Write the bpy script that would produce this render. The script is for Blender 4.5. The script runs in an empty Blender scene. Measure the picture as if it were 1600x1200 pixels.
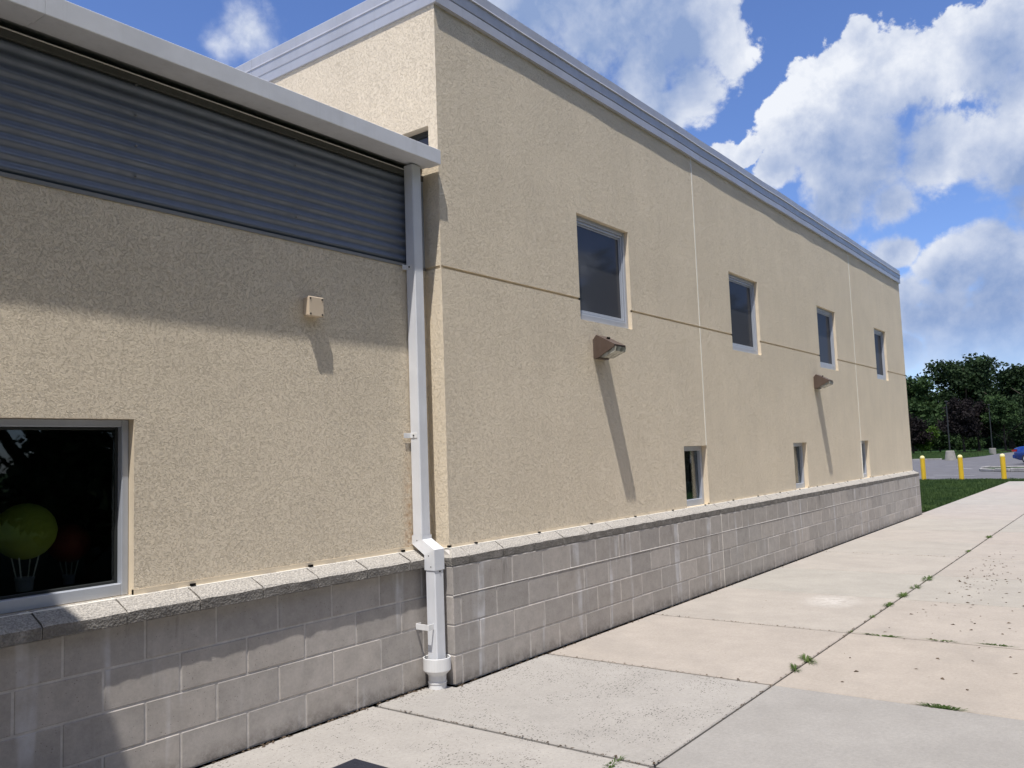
import bpy, bmesh, math, random
import numpy as np
from mathutils import Vector, Matrix
random.seed(7); RNG = np.random.default_rng(11)
S = bpy.context.scene
COL = S.collection

# ------------------------------------------------------------------ camera
F_PX, YAW, PITCH, ROLL = 1299.70, 0.646663, 0.084829, -0.036064
CAM = Vector((-4.44637, -3.93921, 1.57922))
fw = Vector((math.cos(PITCH)*math.cos(YAW), math.cos(PITCH)*math.sin(YAW), math.sin(PITCH)))
r0 = Vector((math.sin(YAW), -math.cos(YAW), 0)); u0 = r0.cross(fw)
rt = r0*math.cos(ROLL) + u0*math.sin(ROLL); up = -r0*math.sin(ROLL) + u0*math.cos(ROLL)
cd = bpy.data.cameras.new('camera'); cam = bpy.data.objects.new('camera', cd); COL.objects.link(cam)
cd.sensor_width = 36; cd.lens = 36*F_PX/1600; cd.clip_start = 0.05; cd.clip_end = 6000
M = Matrix((rt, up, -fw)).transposed().to_4x4(); M.translation = CAM
cam.matrix_world = M
S.camera = cam

# ------------------------------------------------------------------ light + exposure
LDIR = Vector((0.345, 1/6.0, -1.0)).normalized()          # direction sunlight travels
SUN_EL = math.asin(-LDIR.z); SUN_AZ = math.atan2(-LDIR.x, -LDIR.y)
sd = bpy.data.lights.new('sun', 'SUN'); so = bpy.data.objects.new('sun', sd); COL.objects.link(so)
sd.energy = 4.5; sd.angle = math.radians(0.53); sd.color = (1.0, 0.955, 0.89)
so.rotation_euler = LDIR.to_track_quat('-Z', 'Y').to_euler(); so.location = (0, 0, 30)
S.view_settings.view_transform = 'Standard'; S.view_settings.look = 'None'
S.view_settings.exposure = 0.24; S.view_settings.gamma = 1.0; S.view_settings.use_curve_mapping = False
S.render.engine = 'CYCLES'

# ------------------------------------------------------------------ node helpers
class NT:
    def __init__(s, tree): s.t = tree; s.n = tree.nodes; s.l = tree.links
    def __call__(s, typ, ins=None, **props):
        nd = s.n.new(typ)
        for k, v in props.items(): setattr(nd, k, v)
        for k, v in (ins or {}).items(): s.put(nd.inputs[k], v)
        return nd
    def put(s, sock, v):
        if hasattr(v, 'is_output'): s.l.new(v, sock)
        elif hasattr(v, 'outputs'): s.l.new(v.outputs[0], sock)
        else:
            try: sock.default_value = v
            except Exception: sock.default_value = tuple(v)[:3] if len(v) > 3 else tuple(v)+(1,)
    def math(s, op, a, b=0.0, c=None, clamp=False):
        nd = s.n.new('ShaderNodeMath'); nd.operation = op; nd.use_clamp = clamp
        s.put(nd.inputs[0], a); s.put(nd.inputs[1], b)
        if c is not None: s.put(nd.inputs[2], c)
        return nd.outputs[0]
    def vmath(s, op, a, b=None, out=0):
        nd = s.n.new('ShaderNodeVectorMath'); nd.operation = op
        s.put(nd.inputs[0], a)
        if b is not None:
            if op == 'SCALE': s.put(nd.inputs['Scale'], b)
            else: s.put(nd.inputs[1], b)
        return nd.outputs[out]
    def rng(s, v, a, b, c=0.0, d=1.0, smooth=False):
        nd = s.n.new('ShaderNodeMapRange'); nd.clamp = True
        if smooth: nd.interpolation_type = 'SMOOTHSTEP'
        for k, x in zip((0, 1, 2, 3, 4), (v, a, b, c, d)): s.put(nd.inputs[k], x)
        return nd.outputs[0]
    def mix(s, f, a, b, mode='MIX'):
        nd = s.n.new('ShaderNodeMix'); nd.data_type = 'RGBA'; nd.blend_type = mode
        s.put(nd.inputs[0], f); s.put(nd.inputs[6], a); s.put(nd.inputs[7], b)
        return nd.outputs[2]
    def noise(s, vec, scale, detail=2.0, rough=0.5, dist=0.0, out=0):
        nd = s.n.new('ShaderNodeTexNoise'); s.put(nd.inputs['Vector'], vec)
        nd.inputs['Scale'].default_value = scale; nd.inputs['Detail'].default_value = detail
        nd.inputs['Roughness'].default_value = rough; nd.inputs['Distortion'].default_value = dist
        return nd.outputs[out]
    def voro(s, vec, scale, feature='F1', out=0, rand=1.0):
        nd = s.n.new('ShaderNodeTexVoronoi'); nd.feature = feature; s.put(nd.inputs['Vector'], vec)
        nd.inputs['Scale'].default_value = scale; nd.inputs['Randomness'].default_value = rand
        return nd.outputs[out]

# ------------------------------------------------------------------ world: Nishita sky + procedural cumulus
W = bpy.data.worlds.new('World'); S.world = W; W.use_nodes = True
wt = NT(W.node_tree); wt.n.clear()
SKY_STRENGTH = 0.08
SKY_TINT = (1.14, 1.29, 1.76, 1); CLOUD_LO = (2.9, 4.0, 6.6); CLOUD_HI = (9.6, 9.9, 10.5)
BLOBS = [(0.9826,0.1464,0.1147,0.0477),(0.9904,0.0959,0.0995,0.0462),(0.9750,0.1811,0.1286,0.0308),(0.9753,0.1958,0.1024,0.0231),(0.7656,0.4201,0.4872,0.118),(0.8178,0.3645,0.4453,0.078),(0.8393,0.3657,0.4024,0.047),(0.7161,0.4776,0.509,0.09),(0.8067,0.4148,0.421,0.0585),(0.8349,0.4,0.3779,0.030),(0.9022,0.2144,0.3742,0.0767),(0.9111,0.1629,0.3785,0.0694),(0.9062,0.2618,0.3322,0.0643),(0.9266,0.2155,0.3082,0.0804),(0.892,0.2837,0.3519,0.0365),(0.9028,0.301,0.3072,0.0329),(0.9116,0.1325,0.3891,0.0475),(0.8838,0.2098,0.4181,0.0292),(0.9387,0.1615,0.3047,0.0585),(0.9298,0.2526,0.2678,0.0438),(0.9453,0.1941,0.2621,0.0365),(0.8762,0.3522,0.329,0.0219),(0.8849,0.3294,0.3293,0.019),(0.9587,0.0739,0.2746,0.0621),(0.9213,0.0894,0.3784,0.0512),(0.9184,0.0558,0.3917,0.0585),(0.9422,0.0574,0.3302,0.0658),(0.9481,0.1221,0.2938,0.0402),(0.9752,0.1132,0.1901,0.0402),(0.9725,0.1525,0.176,0.0438),(0.9587,0.1979,0.2044,0.0278),(0.9819,0.0842,0.1696,0.0658),(0.9776,0.1626,0.1334,0.0512),(0.9857,0.1105,0.1274,0.0585),(0.9733,0.0575,0.222,0.0585),(0.97,0.1913,0.1503,0.0365),(0.5208,0.7222,0.4551,0.040),(0.505,0.7452,0.4355,0.030)]
SHADOWS = [(0.9829,0.1467,0.1114,0.0615),(0.9898,0.0954,0.1060,0.0615),(0.9753,0.1884,0.1155,0.0462),(0.7645,0.4448,0.4666,0.135),(0.8235,0.3842,0.4174,0.070),(0.7218,0.4912,0.4876,0.060),(0.9373,0.2209,0.2697,0.085),(0.9329,0.1849,0.3091,0.060),(0.9346,0.2553,0.2478,0.055),(0.9674,0.083,0.2393,0.080),(0.9267,0.0855,0.366,0.045),(0.9834,0.1212,0.1353,0.085),(0.977,0.1757,0.1211,0.055),(0.9741,0.1534,0.166,0.034)]
def blob_field(t, vec, blobs, k=0.12):
    acc = None
    for (x, y, z, r) in blobs:
        v = t.math('MULTIPLY_ADD', t.vmath('DISTANCE', vec, (x, y, z), out=1), -1.0/r, 1.0)
        if acc is None: acc = v
        else:
            nd = t.n.new('ShaderNodeMath'); nd.operation = 'SMOOTH_MAX'
            t.put(nd.inputs[0], acc); t.put(nd.inputs[1], v); nd.inputs[2].default_value = k
            acc = nd.outputs[0]
    return acc
def puffs(t, d):
    """billow field: broad fbm plus rounded cells"""
    w = t.vmath('SCALE', t.vmath('SUBTRACT', t.noise(d, 9.0, 4.0, 0.55, 0, 1), (0.5, 0.5, 0.5)), 0.085)
    q = t.vmath('ADD', d, w)
    n1 = t.noise(d, 9.0, 9.0, 0.66, 0.15)
    vn = t('ShaderNodeTexVoronoi', {'Vector': q, 'Scale': 17.0, 'Detail': 2.0, 'Roughness': 0.55, 'Lacunarity': 2.3}); vn.normalize = True
    return t.math('ADD', t.math('MULTIPLY', t.math('SUBTRACT', n1, 0.5), 1.9), t.math('MULTIPLY', t.math('SUBTRACT', 0.30, vn.outputs['Distance']), 1.15))
tc = wt('ShaderNodeTexCoord'); dirv = wt.vmath('NORMALIZE', tc.outputs['Generated'])
wv = wt.vmath('SCALE', wt.vmath('SUBTRACT', wt.noise(dirv, 7.0, 2.0, 0.5, 0, 1), (0.5, 0.5, 0.5)), 0.045)
dw = wt.vmath('ADD', dirv, wv)
macro = blob_field(wt, dw, BLOBS)
mp = wt('ShaderNodeMapping', {0: dirv}); mp.inputs['Scale'].default_value = (1, 1, 1.7)
gen = wt.math('MULTIPLY', wt.math('SUBTRACT', wt.noise(mp.outputs[0], 3.6, 3.0, 0.5, 0.2), 0.49), 4.0)   # broken cumulus all round
far = wt.rng(wt.vmath('DISTANCE', dirv, (0.87, 0.30, 0.33), out=1), 0.55, 0.85, -1.5, 0.0)
macro = wt.math('MAXIMUM', macro, wt.math('ADD', gen, far))
off = Vector((-0.10, 0.30, 0.95)).normalized()
P0 = puffs(wt, dirv); P1 = puffs(wt, wt.vmath('ADD', dirv, tuple(off*0.035)))
D0 = wt.math('ADD', macro, P0)
sky = wt('ShaderNodeTexSky', sky_type='NISHITA'); sky.sun_disc = False
sky.sun_elevation = SUN_EL; sky.sun_rotation = SUN_AZ; sky.altitude = 60; sky.air_density = 1.0; sky.dust_density = 0.35; sky.ozone_density = 2.6
gshade = wt.rng(wt.math('ADD', gen, far), 0.3, 1.8, 0, 0.45, True)
under = wt.math('MAXIMUM', wt.rng(blob_field(wt, dw, SHADOWS, 0.3), -0.45, 0.75, 0, 1, True), gshade)
soft = wt.rng(wt.vmath('DISTANCE', dirv, (0.508, 0.738, 0.450), out=1), 0.07, 0.13, 1.1, 0.0)
alpha = wt.rng(D0, 0.02, wt.math('ADD', wt.math('MULTIPLY_ADD', under, 0.42, 0.15), soft), 0, 1, True)
relief = wt.rng(wt.math('SUBTRACT', P0, P1), -0.42, 0.42, -1, 1)
rim = wt.rng(D0, 0.10, 0.9, 1.0, 0.0, True)
shade = wt.math('MULTIPLY_ADD', relief, wt.math('MULTIPLY_ADD', under, -0.15, 0.40), 0.70)
shade = wt.math('ADD', shade, wt.math('MULTIPLY', rim, 0.18))
shade = wt.math('SUBTRACT', shade, wt.math('MULTIPLY', under, 0.62))
shade = wt.math('MAXIMUM', wt.math('MINIMUM', shade, 1.0), 0.0)
ccol = wt.mix(shade, (CLOUD_LO[0], CLOUD_LO[1], CLOUD_LO[2], 1), (CLOUD_HI[0], CLOUD_HI[1], CLOUD_HI[2], 1))
elev = wt('ShaderNodeSeparateXYZ', {0: dirv}).outputs[2]
alpha = wt.math('MULTIPLY', wt.math('MULTIPLY', alpha, wt.rng(elev, 0.02, 0.14, 0.0, 1.0, True)), 0.97)
skyc = wt.mix(1.0, sky.outputs[0], SKY_TINT, 'MULTIPLY')
wcol = wt.mix(alpha, skyc, ccol)
bg = wt('ShaderNodeBackground', {0: wcol, 1: SKY_STRENGTH})
wo = wt('ShaderNodeOutputWorld'); wt.l.new(bg.outputs[0], wo.inputs[0])
W.cycles.sampling_method = 'MANUAL'; W.cycles.sample_map_resolution = 256

# ------------------------------------------------------------------ material helper
def mat(name, build):
    m = bpy.data.materials.new(name); m.use_nodes = True
    t = NT(m.node_tree); t.n.clear()
    out = t('ShaderNodeOutputMaterial')
    sh = build(t); t.l.new(sh if hasattr(sh, 'is_output') else sh.outputs[0], out.inputs[0])
    return m
def princ(t, col, rough=0.8, metal=0.0, spec=0.5, bump=None, **k):
    p = t('ShaderNodeBsdfPrincipled')
    t.put(p.inputs['Base Color'], col); t.put(p.inputs['Roughness'], rough)
    t.put(p.inputs['Metallic'], metal); t.put(p.inputs['Specular IOR Level'], spec)
    if bump is not None: t.l.new(bump, p.inputs['Normal'])
    for a, b in k.items(): t.put(p.inputs[a.replace('_', ' ')], b)
    return p
def bump(t, h, strength=0.5, dist=0.01, normal=None):
    b = t('ShaderNodeBump', {'Height': h, 'Strength': strength, 'Distance': dist})
    if normal is not None: t.l.new(normal, b.inputs['Normal'])
    return b.outputs[0]
def pos(t): return t('ShaderNodeNewGeometry').outputs['Position']
def stretch(t, v, sx, sy, sz):
    nd = t('ShaderNodeMapping'); t.put(nd.inputs[0], v); nd.inputs['Scale'].default_value = (sx, sy, sz); return nd.outputs[0]
def simple(name, col, rough=0.6, metal=0.0, spec=0.5, var=0.12, vscale=6.0, bscale=None, bstr=0.2):
    def b(t):
        p = pos(t); n = t.noise(p, vscale, 4.0, 0.6)
        k = t.rng(n, 0.3, 0.7, 1-var, 1+var)
        c = t.vmath('SCALE', col[:3], k)
        bp = bump(t, t.noise(p, bscale, 4.0, 0.6), bstr, 0.004) if bscale else None
        return princ(t, c, t.rng(t.noise(p, vscale*2.3, 3.0), 0.3, 0.7, rough*0.85, min(1, rough*1.12)), metal, spec, bp)
    return mat(name, b)

def stucco(name, col, amp=1.0):
    def b(t):
        p = pos(t)
        wob = t.vmath('SCALE', t.vmath('SUBTRACT', t.noise(p, 36.0, 2.0, 0.5, 0, 1), (0.5, 0.5, 0.5)), 0.024)
        q = t.vmath('ADD', p, wob)
        grain = t.noise(q, 210.0, 3.0, 0.6, 0.3)
        ridg = t.math('ABSOLUTE', t.math('SUBTRACT', t.noise(q, 92.0, 2.0, 0.55, 0.6), 0.5))
        gate = t.rng(t.noise(p, 75.0, 2.0, 0.6), 0.40, 0.56, 0.0, 1.0)
        worm = t.math('SUBTRACT', 1.0, t.math('MULTIPLY', t.rng(ridg, 0.012, 0.060, 1.0, 0.0, True), gate))
        big = t.noise(p, 1.3, 4.0, 0.6)
        h = t.math('ADD', t.math('MULTIPLY', grain, 0.30), t.math('MULTIPLY', worm, 0.75))
        nb = bump(t, h, 0.82*amp, 0.0072)
        nb = bump(t, big, 0.14, 0.05, nb)
        k = t.rng(big, 0.3, 0.72, 0.94, 1.03)
        k = t.math('MULTIPLY', k, t.rng(t.noise(stretch(t, p, 7, 7, 0.9), 1.0, 4.0, 0.6), 0.3, 0.7, 0.98, 1.02))
        k = t.math('MULTIPLY', k, t.rng(worm, 0.0, 0.6, 0.92, 1.0))
        c = t.vmath('SCALE', col, k)
        # rust-coloured run-off beside the downspout and dirt just above the sill
        xyz = t('ShaderNodeSeparateXYZ', {0: p})
        rx = t.rng(t.math('ABSOLUTE', t.math('ADD', xyz.outputs[0], 0.15)), 0.01, 0.075, 1, 0)
        rz = t.math('MULTIPLY', t.rng(xyz.outputs[2], 1.9, 1.0, 0.05, 0.75), t.rng(xyz.outputs[1], 0.20, 0.25, 0, 1))
        rust = t.math('MULTIPLY', t.math('MULTIPLY', rx, rz), t.rng(t.noise(p, 30.0, 4.0, 0.7), 0.35, 0.65, 0, 1))
        c = t.mix(rust, c, (0.42, 0.20, 0.06, 1))
        return princ(t, c, 0.92, 0.0, 0.25, nb)
    return mat(name, b)
CREAM = (0.860, 0.745, 0.575)
M_STUCCO = stucco('cream_stucco', CREAM)
M_SMOOTH = simple('smooth_cream', (0.74, 0.635, 0.485), 0.85, 0, 0.25, 0.06, 9.0, 180.0, 0.25)
M_CAULK = simple('cream_caulk', (0.90, 0.86, 0.77), 0.6, 0, 0.3, 0.05)
M_WHITEFLASH = simple('white_flashing', (0.80, 0.77, 0.70), 0.5, 0, 0.4, 0.05)

def block_mat():
    def b(t):
        p = pos(t); oi = t('ShaderNodeObjectInfo')
        rnd = oi.outputs['Random']
        k = t.rng(rnd, 0.0, 1.0, 0.90, 1.09)
        base = t.mix(t.rng(t.math('FRACT', t.math('MULTIPLY', rnd, 7.31)), 0, 1, 0, 1), (0.450, 0.412, 0.378, 1), (0.415, 0.385, 0.360, 1))
        c = t.vmath('SCALE', base, k)
        n = t.noise(p, 9.0, 5.0, 0.65)
        c = t.vmath('SCALE', c, t.rng(n, 0.3, 0.7, 0.86, 1.10)); c = t.vmath('SCALE', c, t.rng(t.noise(p, 55.0, 4.0, 0.7), 0.3, 0.7, 0.92, 1.06))
        # efflorescence: pale vertical runs
        sv = stretch(t, p, 3.3, 3.3, 0.30)
        e = t.math('MULTIPLY', t.rng(t.noise(sv, 1.6, 3.0, 0.6), 0.565, 0.66, 0, 1, True), t.rng(t.noise(p, 6.0, 4.0, 0.6), 0.35, 0.6, 0.15, 0.9))
        c = t.mix(t.math('MULTIPLY', e, 0.72), c, (0.66, 0.66, 0.68, 1))
        # grimy runs below the ledge
        xyz = t('ShaderNodeSeparateXYZ', {0: p}); z = xyz.outputs[2]
        dsel = t.rng(t.noise(stretch(t, p, 5.5, 5.5, 0.9), 1.0, 5.0, 0.7), 0.56, 0.72, 0, 1, True)
        ds = t.math('MULTIPLY', dsel, t.rng(z, 0.50, 0.80, 0, 1))
        c = t.mix(t.math('MULTIPLY', ds, 0.7), c, (0.12, 0.105, 0.095, 1))
        foot = t.math('MULTIPLY', t.rng(z, 0.0, 0.11, 1, 0), t.rng(t.noise(p, 14.0, 5.0, 0.7), 0.36, 0.62, 0, 1))
        c = t.mix(t.math('MULTIPLY', foot, 0.72), c, (0.10, 0.088, 0.075, 1))
        pit = t.voro(p, 48.0); pm = t.rng(pit, 0.06, 0.15, 1, 0)
        pm = t.math('MULTIPLY', pm, t.rng(t.noise(p, 5.0, 2.0), 0.44, 0.56, 0, 1))
        c = t.mix(t.math('MULTIPLY', pm, 0.7), c, (0.07, 0.065, 0.06, 1))
        h = t.math('SUBTRACT', t.noise(p, 160.0, 4.0, 0.7), t.math('MULTIPLY', pm, 1.5))
        return princ(t, c, 0.93, 0, 0.2, bump(t, h, 0.30, 0.004))
    return mat('ground_face_block', b)
M_BLOCK = block_mat()
M_MORTAR = simple('pale_mortar', (0.55, 0.52, 0.49), 0.95, 0, 0.2, 0.15, 18.0, 120.0, 0.3)
def ledge_mat():
    def b(t):
        p = pos(t)
        sp = t.noise(p, 95.0, 3.0, 0.7); v = t.voro(p, 85.0)
        c = t.mix(t.rng(sp, 0.38, 0.62, 0, 1), (0.27, 0.255, 0.235, 1), (0.50, 0.47, 0.43, 1))
        c = t.mix(t.math('MULTIPLY', t.rng(v, 0.08, 0.19, 1, 0), 0.65), c, (0.07, 0.065, 0.06, 1))
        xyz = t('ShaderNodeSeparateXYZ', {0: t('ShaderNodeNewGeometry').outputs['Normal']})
        side_tone = t.math('MULTIPLY', t.rng(xyz.outputs[2], 0.25, 0.6, 1, 0), t.rng(t.noise(p, 7.0, 5.0, 0.7), 0.3, 0.55, 0.2, 0.75))  # mottled darker tone on faces that do not point upwards
        c = t.mix(side_tone, c, (0.13, 0.12, 0.11, 1))
        h = t.math('ADD', t.math('MULTIPLY', sp, 0.7), v)
        return princ(t, c, 0.95, 0, 0.2, bump(t, h, 0.6, 0.008))
    return mat('split_face_stone', b)
M_LEDGE = ledge_mat()

def slab_mat():
    def b(t):
        p = pos(t); oi = t('ShaderNodeObjectInfo')
        base = oi.outputs['Color']; speck = oi.outputs['Alpha']
        n = t.noise(p, 1.6, 5.0, 0.6)
        c = t.vmath('SCALE', base, t.rng(n, 0.28, 0.72, 0.92, 1.07))
        c = t.vmath('SCALE', c, t.rng(t.noise(p, 45.0, 4.0, 0.7), 0.3, 0.7, 0.91, 1.08))
        c = t.vmath('SCALE', c, t.rng(t.noise(p, 220.0, 2.0, 0.7), 0.3, 0.7, 0.92, 1.08))
        cov = t.rng(t.noise(p, 2.6, 4.0, 0.6), 0.36, 0.60, 0.0, 1.0)
        cov = t.math('MULTIPLY', cov, speck)
        vn = t('ShaderNodeTexVoronoi', {'Vector': stretch(t, p, 0.8, 1.2, 1), 'Scale': 74.0})
        cell = t('ShaderNodeSeparateColor', {0: vn.outputs['Color']}).outputs[0]
        rad = t.math('MULTIPLY', t.rng(cell, 0.35, 1.0, 0.0, 0.48), t.rng(cov, 0.0, 0.8, 0.15, 1.0))
        dot = t.math('MULTIPLY', t.math('LESS_THAN', vn.outputs['Distance'], rad), t.rng(cov, 0.02, 0.35, 0, 1))
        c = t.mix(t.math('MULTIPLY', dot, 0.9), c, (0.09, 0.08, 0.072, 1))
        broom = t.noise(stretch(t, p, 240, 5, 1), 1.0, 2.0, 0.6)
        c = t.vmath('SCALE', c, t.rng(broom, 0.3, 0.7, 0.965, 1.03))
        c = t.vmath('SCALE', c, t.rng(t.noise(p, 4.5, 6.0, 0.7), 0.3, 0.7, 0.93, 1.05))
        st = t.rng(t.noise(p, 0.9, 6.0, 0.62), 0.54, 0.70, 0, 1, True)
        c = t.mix(t.math('MULTIPLY', st, 0.22), c, (0.26, 0.24, 0.22, 1))
        # spilt white patch near the long joint
        dd = t.vmath('DISTANCE', stretch(t, p, 1.0, 1.3, 1.0), (4.25, -1.30*1.3, 0.0), out=1)
        wp = t.math('MULTIPLY', t.rng(dd, 0.05, 0.42, 0.5, 0), t.rng(t.noise(p, 13.0, 5.0, 0.7), 0.36, 0.66, 0, 1))
        c = t.mix(wp, c, (0.80, 0.78, 0.76, 1))
        h = t.math('SUBTRACT', t.noise(p, 150.0, 4.0, 0.7), dot)
        return princ(t, c, 0.9, 0, 0.25, bump(t, h, 0.28, 0.004))
    return mat('broomed_concrete', b)
M_SLAB = slab_mat()
M_DIRT = simple('joint_dirt', (0.045, 0.037, 0.028), 1.0, 0, 0.1, 0.4, 40.0, 60.0, 0.5)
M_DARK = simple('dark_void', (0.012, 0.011, 0.010), 0.9, 0, 0.1, 0.1)

def painted(name, col, rough=0.38, metal=0.0, dirt=0.10, spec=0.5):
    def b(t):
        p = pos(t)
        c = t.vmath('SCALE', col, t.rng(t.noise(p, 3.0, 5.0, 0.65), 0.3, 0.7, 1-dirt, 1+dirt*0.5))
        run = t.rng(t.noise(stretch(t, p, 16, 16, 0.8), 1.0, 4.0, 0.65), 0.52, 0.75, 0, 1)
        c = t.mix(t.math('MULTIPLY', run, dirt*1.3), c, (0.20, 0.185, 0.165, 1))
        nb = bump(t, t.noise(p, 5.0, 2.0, 0.5), 0.08, 0.02)
        return princ(t, c, t.rng(t.noise(p, 11.0, 4.0, 0.6), 0.3, 0.7, rough*0.8, rough*1.3), metal, spec, nb)
    return mat(name, b)
M_FASCIA = painted('pale_blue_grey_metal', (0.49, 0.50, 0.54), 0.38, 0.25)
M_GUTTER = painted('gutter_metal', (0.70, 0.71, 0.74), 0.40, 0.05)
M_DOWN = painted('white_downspout_metal', (0.75, 0.765, 0.80), 0.42, 0.0, 0.08)
M_PVC = painted('white_pvc', (0.80, 0.80, 0.80), 0.42, 0.0, 0.10)
M_CORR = painted('galvanized_corrugated', (0.20, 0.225, 0.28), 0.52, 0.42, 0.10)
M_TRIM = painted('dull_trim_metal', (0.30, 0.30, 0.30), 0.45, 0.3)
M_OLIVE = painted('dark_flashing', (0.10, 0.098, 0.085), 0.5, 0.2)
M_FRAME = painted('anodised_frame', (0.46, 0.49, 0.55), 0.36, 0.15, 0.06)
M_BRONZE = painted('bronze_housing', (0.115, 0.080, 0.064), 0.42, 0.2, 0.15)
M_ROOF = simple('roof_membrane', (0.35, 0.35, 0.36), 0.9)
M_INNER = simple('dim_room_paint', (0.16, 0.15, 0.14), 0.9)
M_YELLOW = painted('yellow_bollard_paint', (0.78, 0.50, 0.028), 0.42, 0.0, 0.10)
M_YTOP_LIT = painted('sunlit_bollard_top', (0.82, 0.72, 0.34), 0.45, 0.0, 0.06)  # paler bollard yellow: the sunlit top is put into the colour
M_ASPH = simple('worn_asphalt', (0.125, 0.122, 0.130), 0.95, 0, 0.2, 0.16, 1.2, 60.0, 0.3)
M_LINE = simple('faded_line_paint', (0.42, 0.42, 0.43), 0.9, 0, 0.2, 0.25, 5.0)
M_KERB = simple('rough_kerb_stone', (0.30, 0.29, 0.28), 0.95, 0, 0.2, 0.3, 3.0, 14.0, 0.8)
M_CONC = simple('post_base_concrete', (0.27, 0.255, 0.23), 0.95, 0, 0.2, 0.15, 4.0, 50.0, 0.4)
M_POLE = simple('dull_pole_metal', (0.026, 0.029, 0.028), 0.6, 0.3)
M_TYRE = simple('tyre_rubber', (0.02, 0.02, 0.02), 0.85)
M_RIM = simple('alloy_rim', (0.72, 0.72, 0.73), 0.3, 0.8, 0.5, 0.04)
M_TAIL = simple('tail_lamp_red', (0.35, 0.01, 0.01), 0.25)
M_CARGLASS = simple('car_glass', (0.012, 0.014, 0.018), 0.08, 0, 0.6, 0.05)
M_MULCH = simple('dark_mulch', (0.045, 0.030, 0.022), 1.0, 0, 0.1, 0.4, 6.0, 20.0, 0.8)
M_MAT = simple('navy_rubber', (0.018, 0.020, 0.032), 0.55, 0, 0.4, 0.2, 30.0, 140.0, 0.5)
M_CHIP = simple('dry_mulch_chip', (0.10, 0.075, 0.055), 1.0, 0, 0.1, 0.5, 90.0)
def carpaint(name, col):
    return mat(name, lambda t: princ(t, col, 0.28, 0.35, 0.5, Coat_Weight=0.8, Coat_Roughness=0.05))
M_BLUE = carpaint('blue_car_paint', (0.008, 0.050, 0.27, 1))
M_NAVY = carpaint('dark_car_paint', (0.010, 0.012, 0.05, 1))
def glass(name, tint, extra=0.0):
    def b(t):
        fr = t('ShaderNodeFresnel', {'IOR': 1.52})
        f = t.math('MINIMUM', t.math('MULTIPLY', fr.outputs[0], 1.0), 0.32)
        p = pos(t)
        nb = bump(t, t.noise(p, 1.7, 1.0, 0.4), 0.03, 0.02)
        gl = t('ShaderNodeBsdfGlossy', {'Color': (0.95, 0.97, 1, 1), 'Roughness': 0.015}); t.l.new(nb, gl.inputs['Normal'])
        tr = t('ShaderNodeBsdfTransparent', {'Color': tint})
        mx = t('ShaderNodeMixShader', {0: f}); t.l.new(tr.outputs[0], mx.inputs[1]); t.l.new(gl.outputs[0], mx.inputs[2])
        return mx
    return mat(name, b)
M_GLASS = glass('tinted_window_glass', (0.66, 0.69, 0.68, 1))
def screen_mat():
    def b(t):
        p = pos(t)
        d = princ(t, (0.050, 0.054, 0.068, 1), 0.7, 0, 0.3)
        gl = t('ShaderNodeBsdfGlossy', {'Color': (0.85, 0.9, 1, 1), 'Roughness': 0.06})
        fr = t('ShaderNodeFresnel', {'IOR': 1.5})
        mx = t('ShaderNodeMixShader', {0: t.math('MINIMUM', t.math('MULTIPLY', fr.outputs[0], 0.75), 0.045)})
        t.l.new(d.outputs[0], mx.inputs[1]); t.l.new(gl.outputs[0], mx.inputs[2])
        return mx
    return mat('insect_screen_over_glass', b)
M_SCREEN = screen_mat()
M_LENS = mat('cloudy_lamp_lens', lambda t: princ(t, t.mix(t.rng(t.noise(pos(t), 22.0, 3.0), 0.35, 0.65), (0.20, 0.19, 0.16, 1), (0.46, 0.46, 0.40, 1)), 0.22, 0, 0.6))
M_BOX = simple('tan_box_plastic', (0.66, 0.54, 0.40), 0.5, 0, 0.4, 0.05)
M_REFL = simple('pale_reflection', (0.26, 0.26, 0.25), 0.7)  # colour of the strips imitating a reflection in the low panes
M_LANTERN = mat('green_paper_lantern', lambda t: princ(t, t.mix(t.rng(t.noise(pos(t), 5.0, 4.0), 0.3, 0.7), (0.30, 0.37, 0.04, 1), (0.46, 0.52, 0.09, 1)), 0.7, 0, 0.2, Emission_Color=(0.36, 0.52, 0.05, 1), Emission_Strength=0.0))
M_LANTERN_RED = simple('red_paper_lantern', (0.26, 0.035, 0.022), 0.7)
M_STRING = simple('pale_string', (0.85, 0.88, 0.9), 0.6)
M_BASKET = simple('small_basket_card', (0.42, 0.42, 0.50), 0.8)

def foliage(name, c1, c2, trans=0.25):
    def b(t):
        p = pos(t); oi = t('ShaderNodeObjectInfo')
        n = t.noise(p, 0.55, 3.0, 0.6); n2 = t.noise(p, 3.5, 2.0, 0.6)
        f = t.math('ADD', t.math('MULTIPLY', n, 0.6), t.math('MULTIPLY', n2, 0.4))
        c = t.mix(t.rng(f, 0.35, 0.65, 0, 1), c1, c2)
        d = princ(t, c, 0.75, 0, 0.2)
        tr = t('ShaderNodeBsdfTranslucent', {'Color': c})
        mx = t('ShaderNodeMixShader', {0: trans}); t.l.new(d.outputs[0], mx.inputs[1]); t.l.new(tr.outputs[0], mx.inputs[2])
        return mx
    return mat(name, b)
M_LEAF_D = foliage('dark_oak_leaves', (0.010, 0.022, 0.010, 1), (0.034, 0.062, 0.020, 1))
M_LEAF_M = foliage('mid_green_leaves', (0.016, 0.036, 0.014, 1), (0.050, 0.090, 0.026, 1))
M_LEAF_L = foliage('lime_leaves', (0.040, 0.085, 0.012, 1), (0.095, 0.165, 0.022, 1))
M_LEAF_P = foliage('purple_plum_leaves', (0.008, 0.007, 0.008, 1), (0.026, 0.019, 0.019, 1))
M_BARK = simple('grey_bark', (0.055, 0.045, 0.036), 1.0, 0, 0.1, 0.3, 5.0, 20.0, 0.8)
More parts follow.
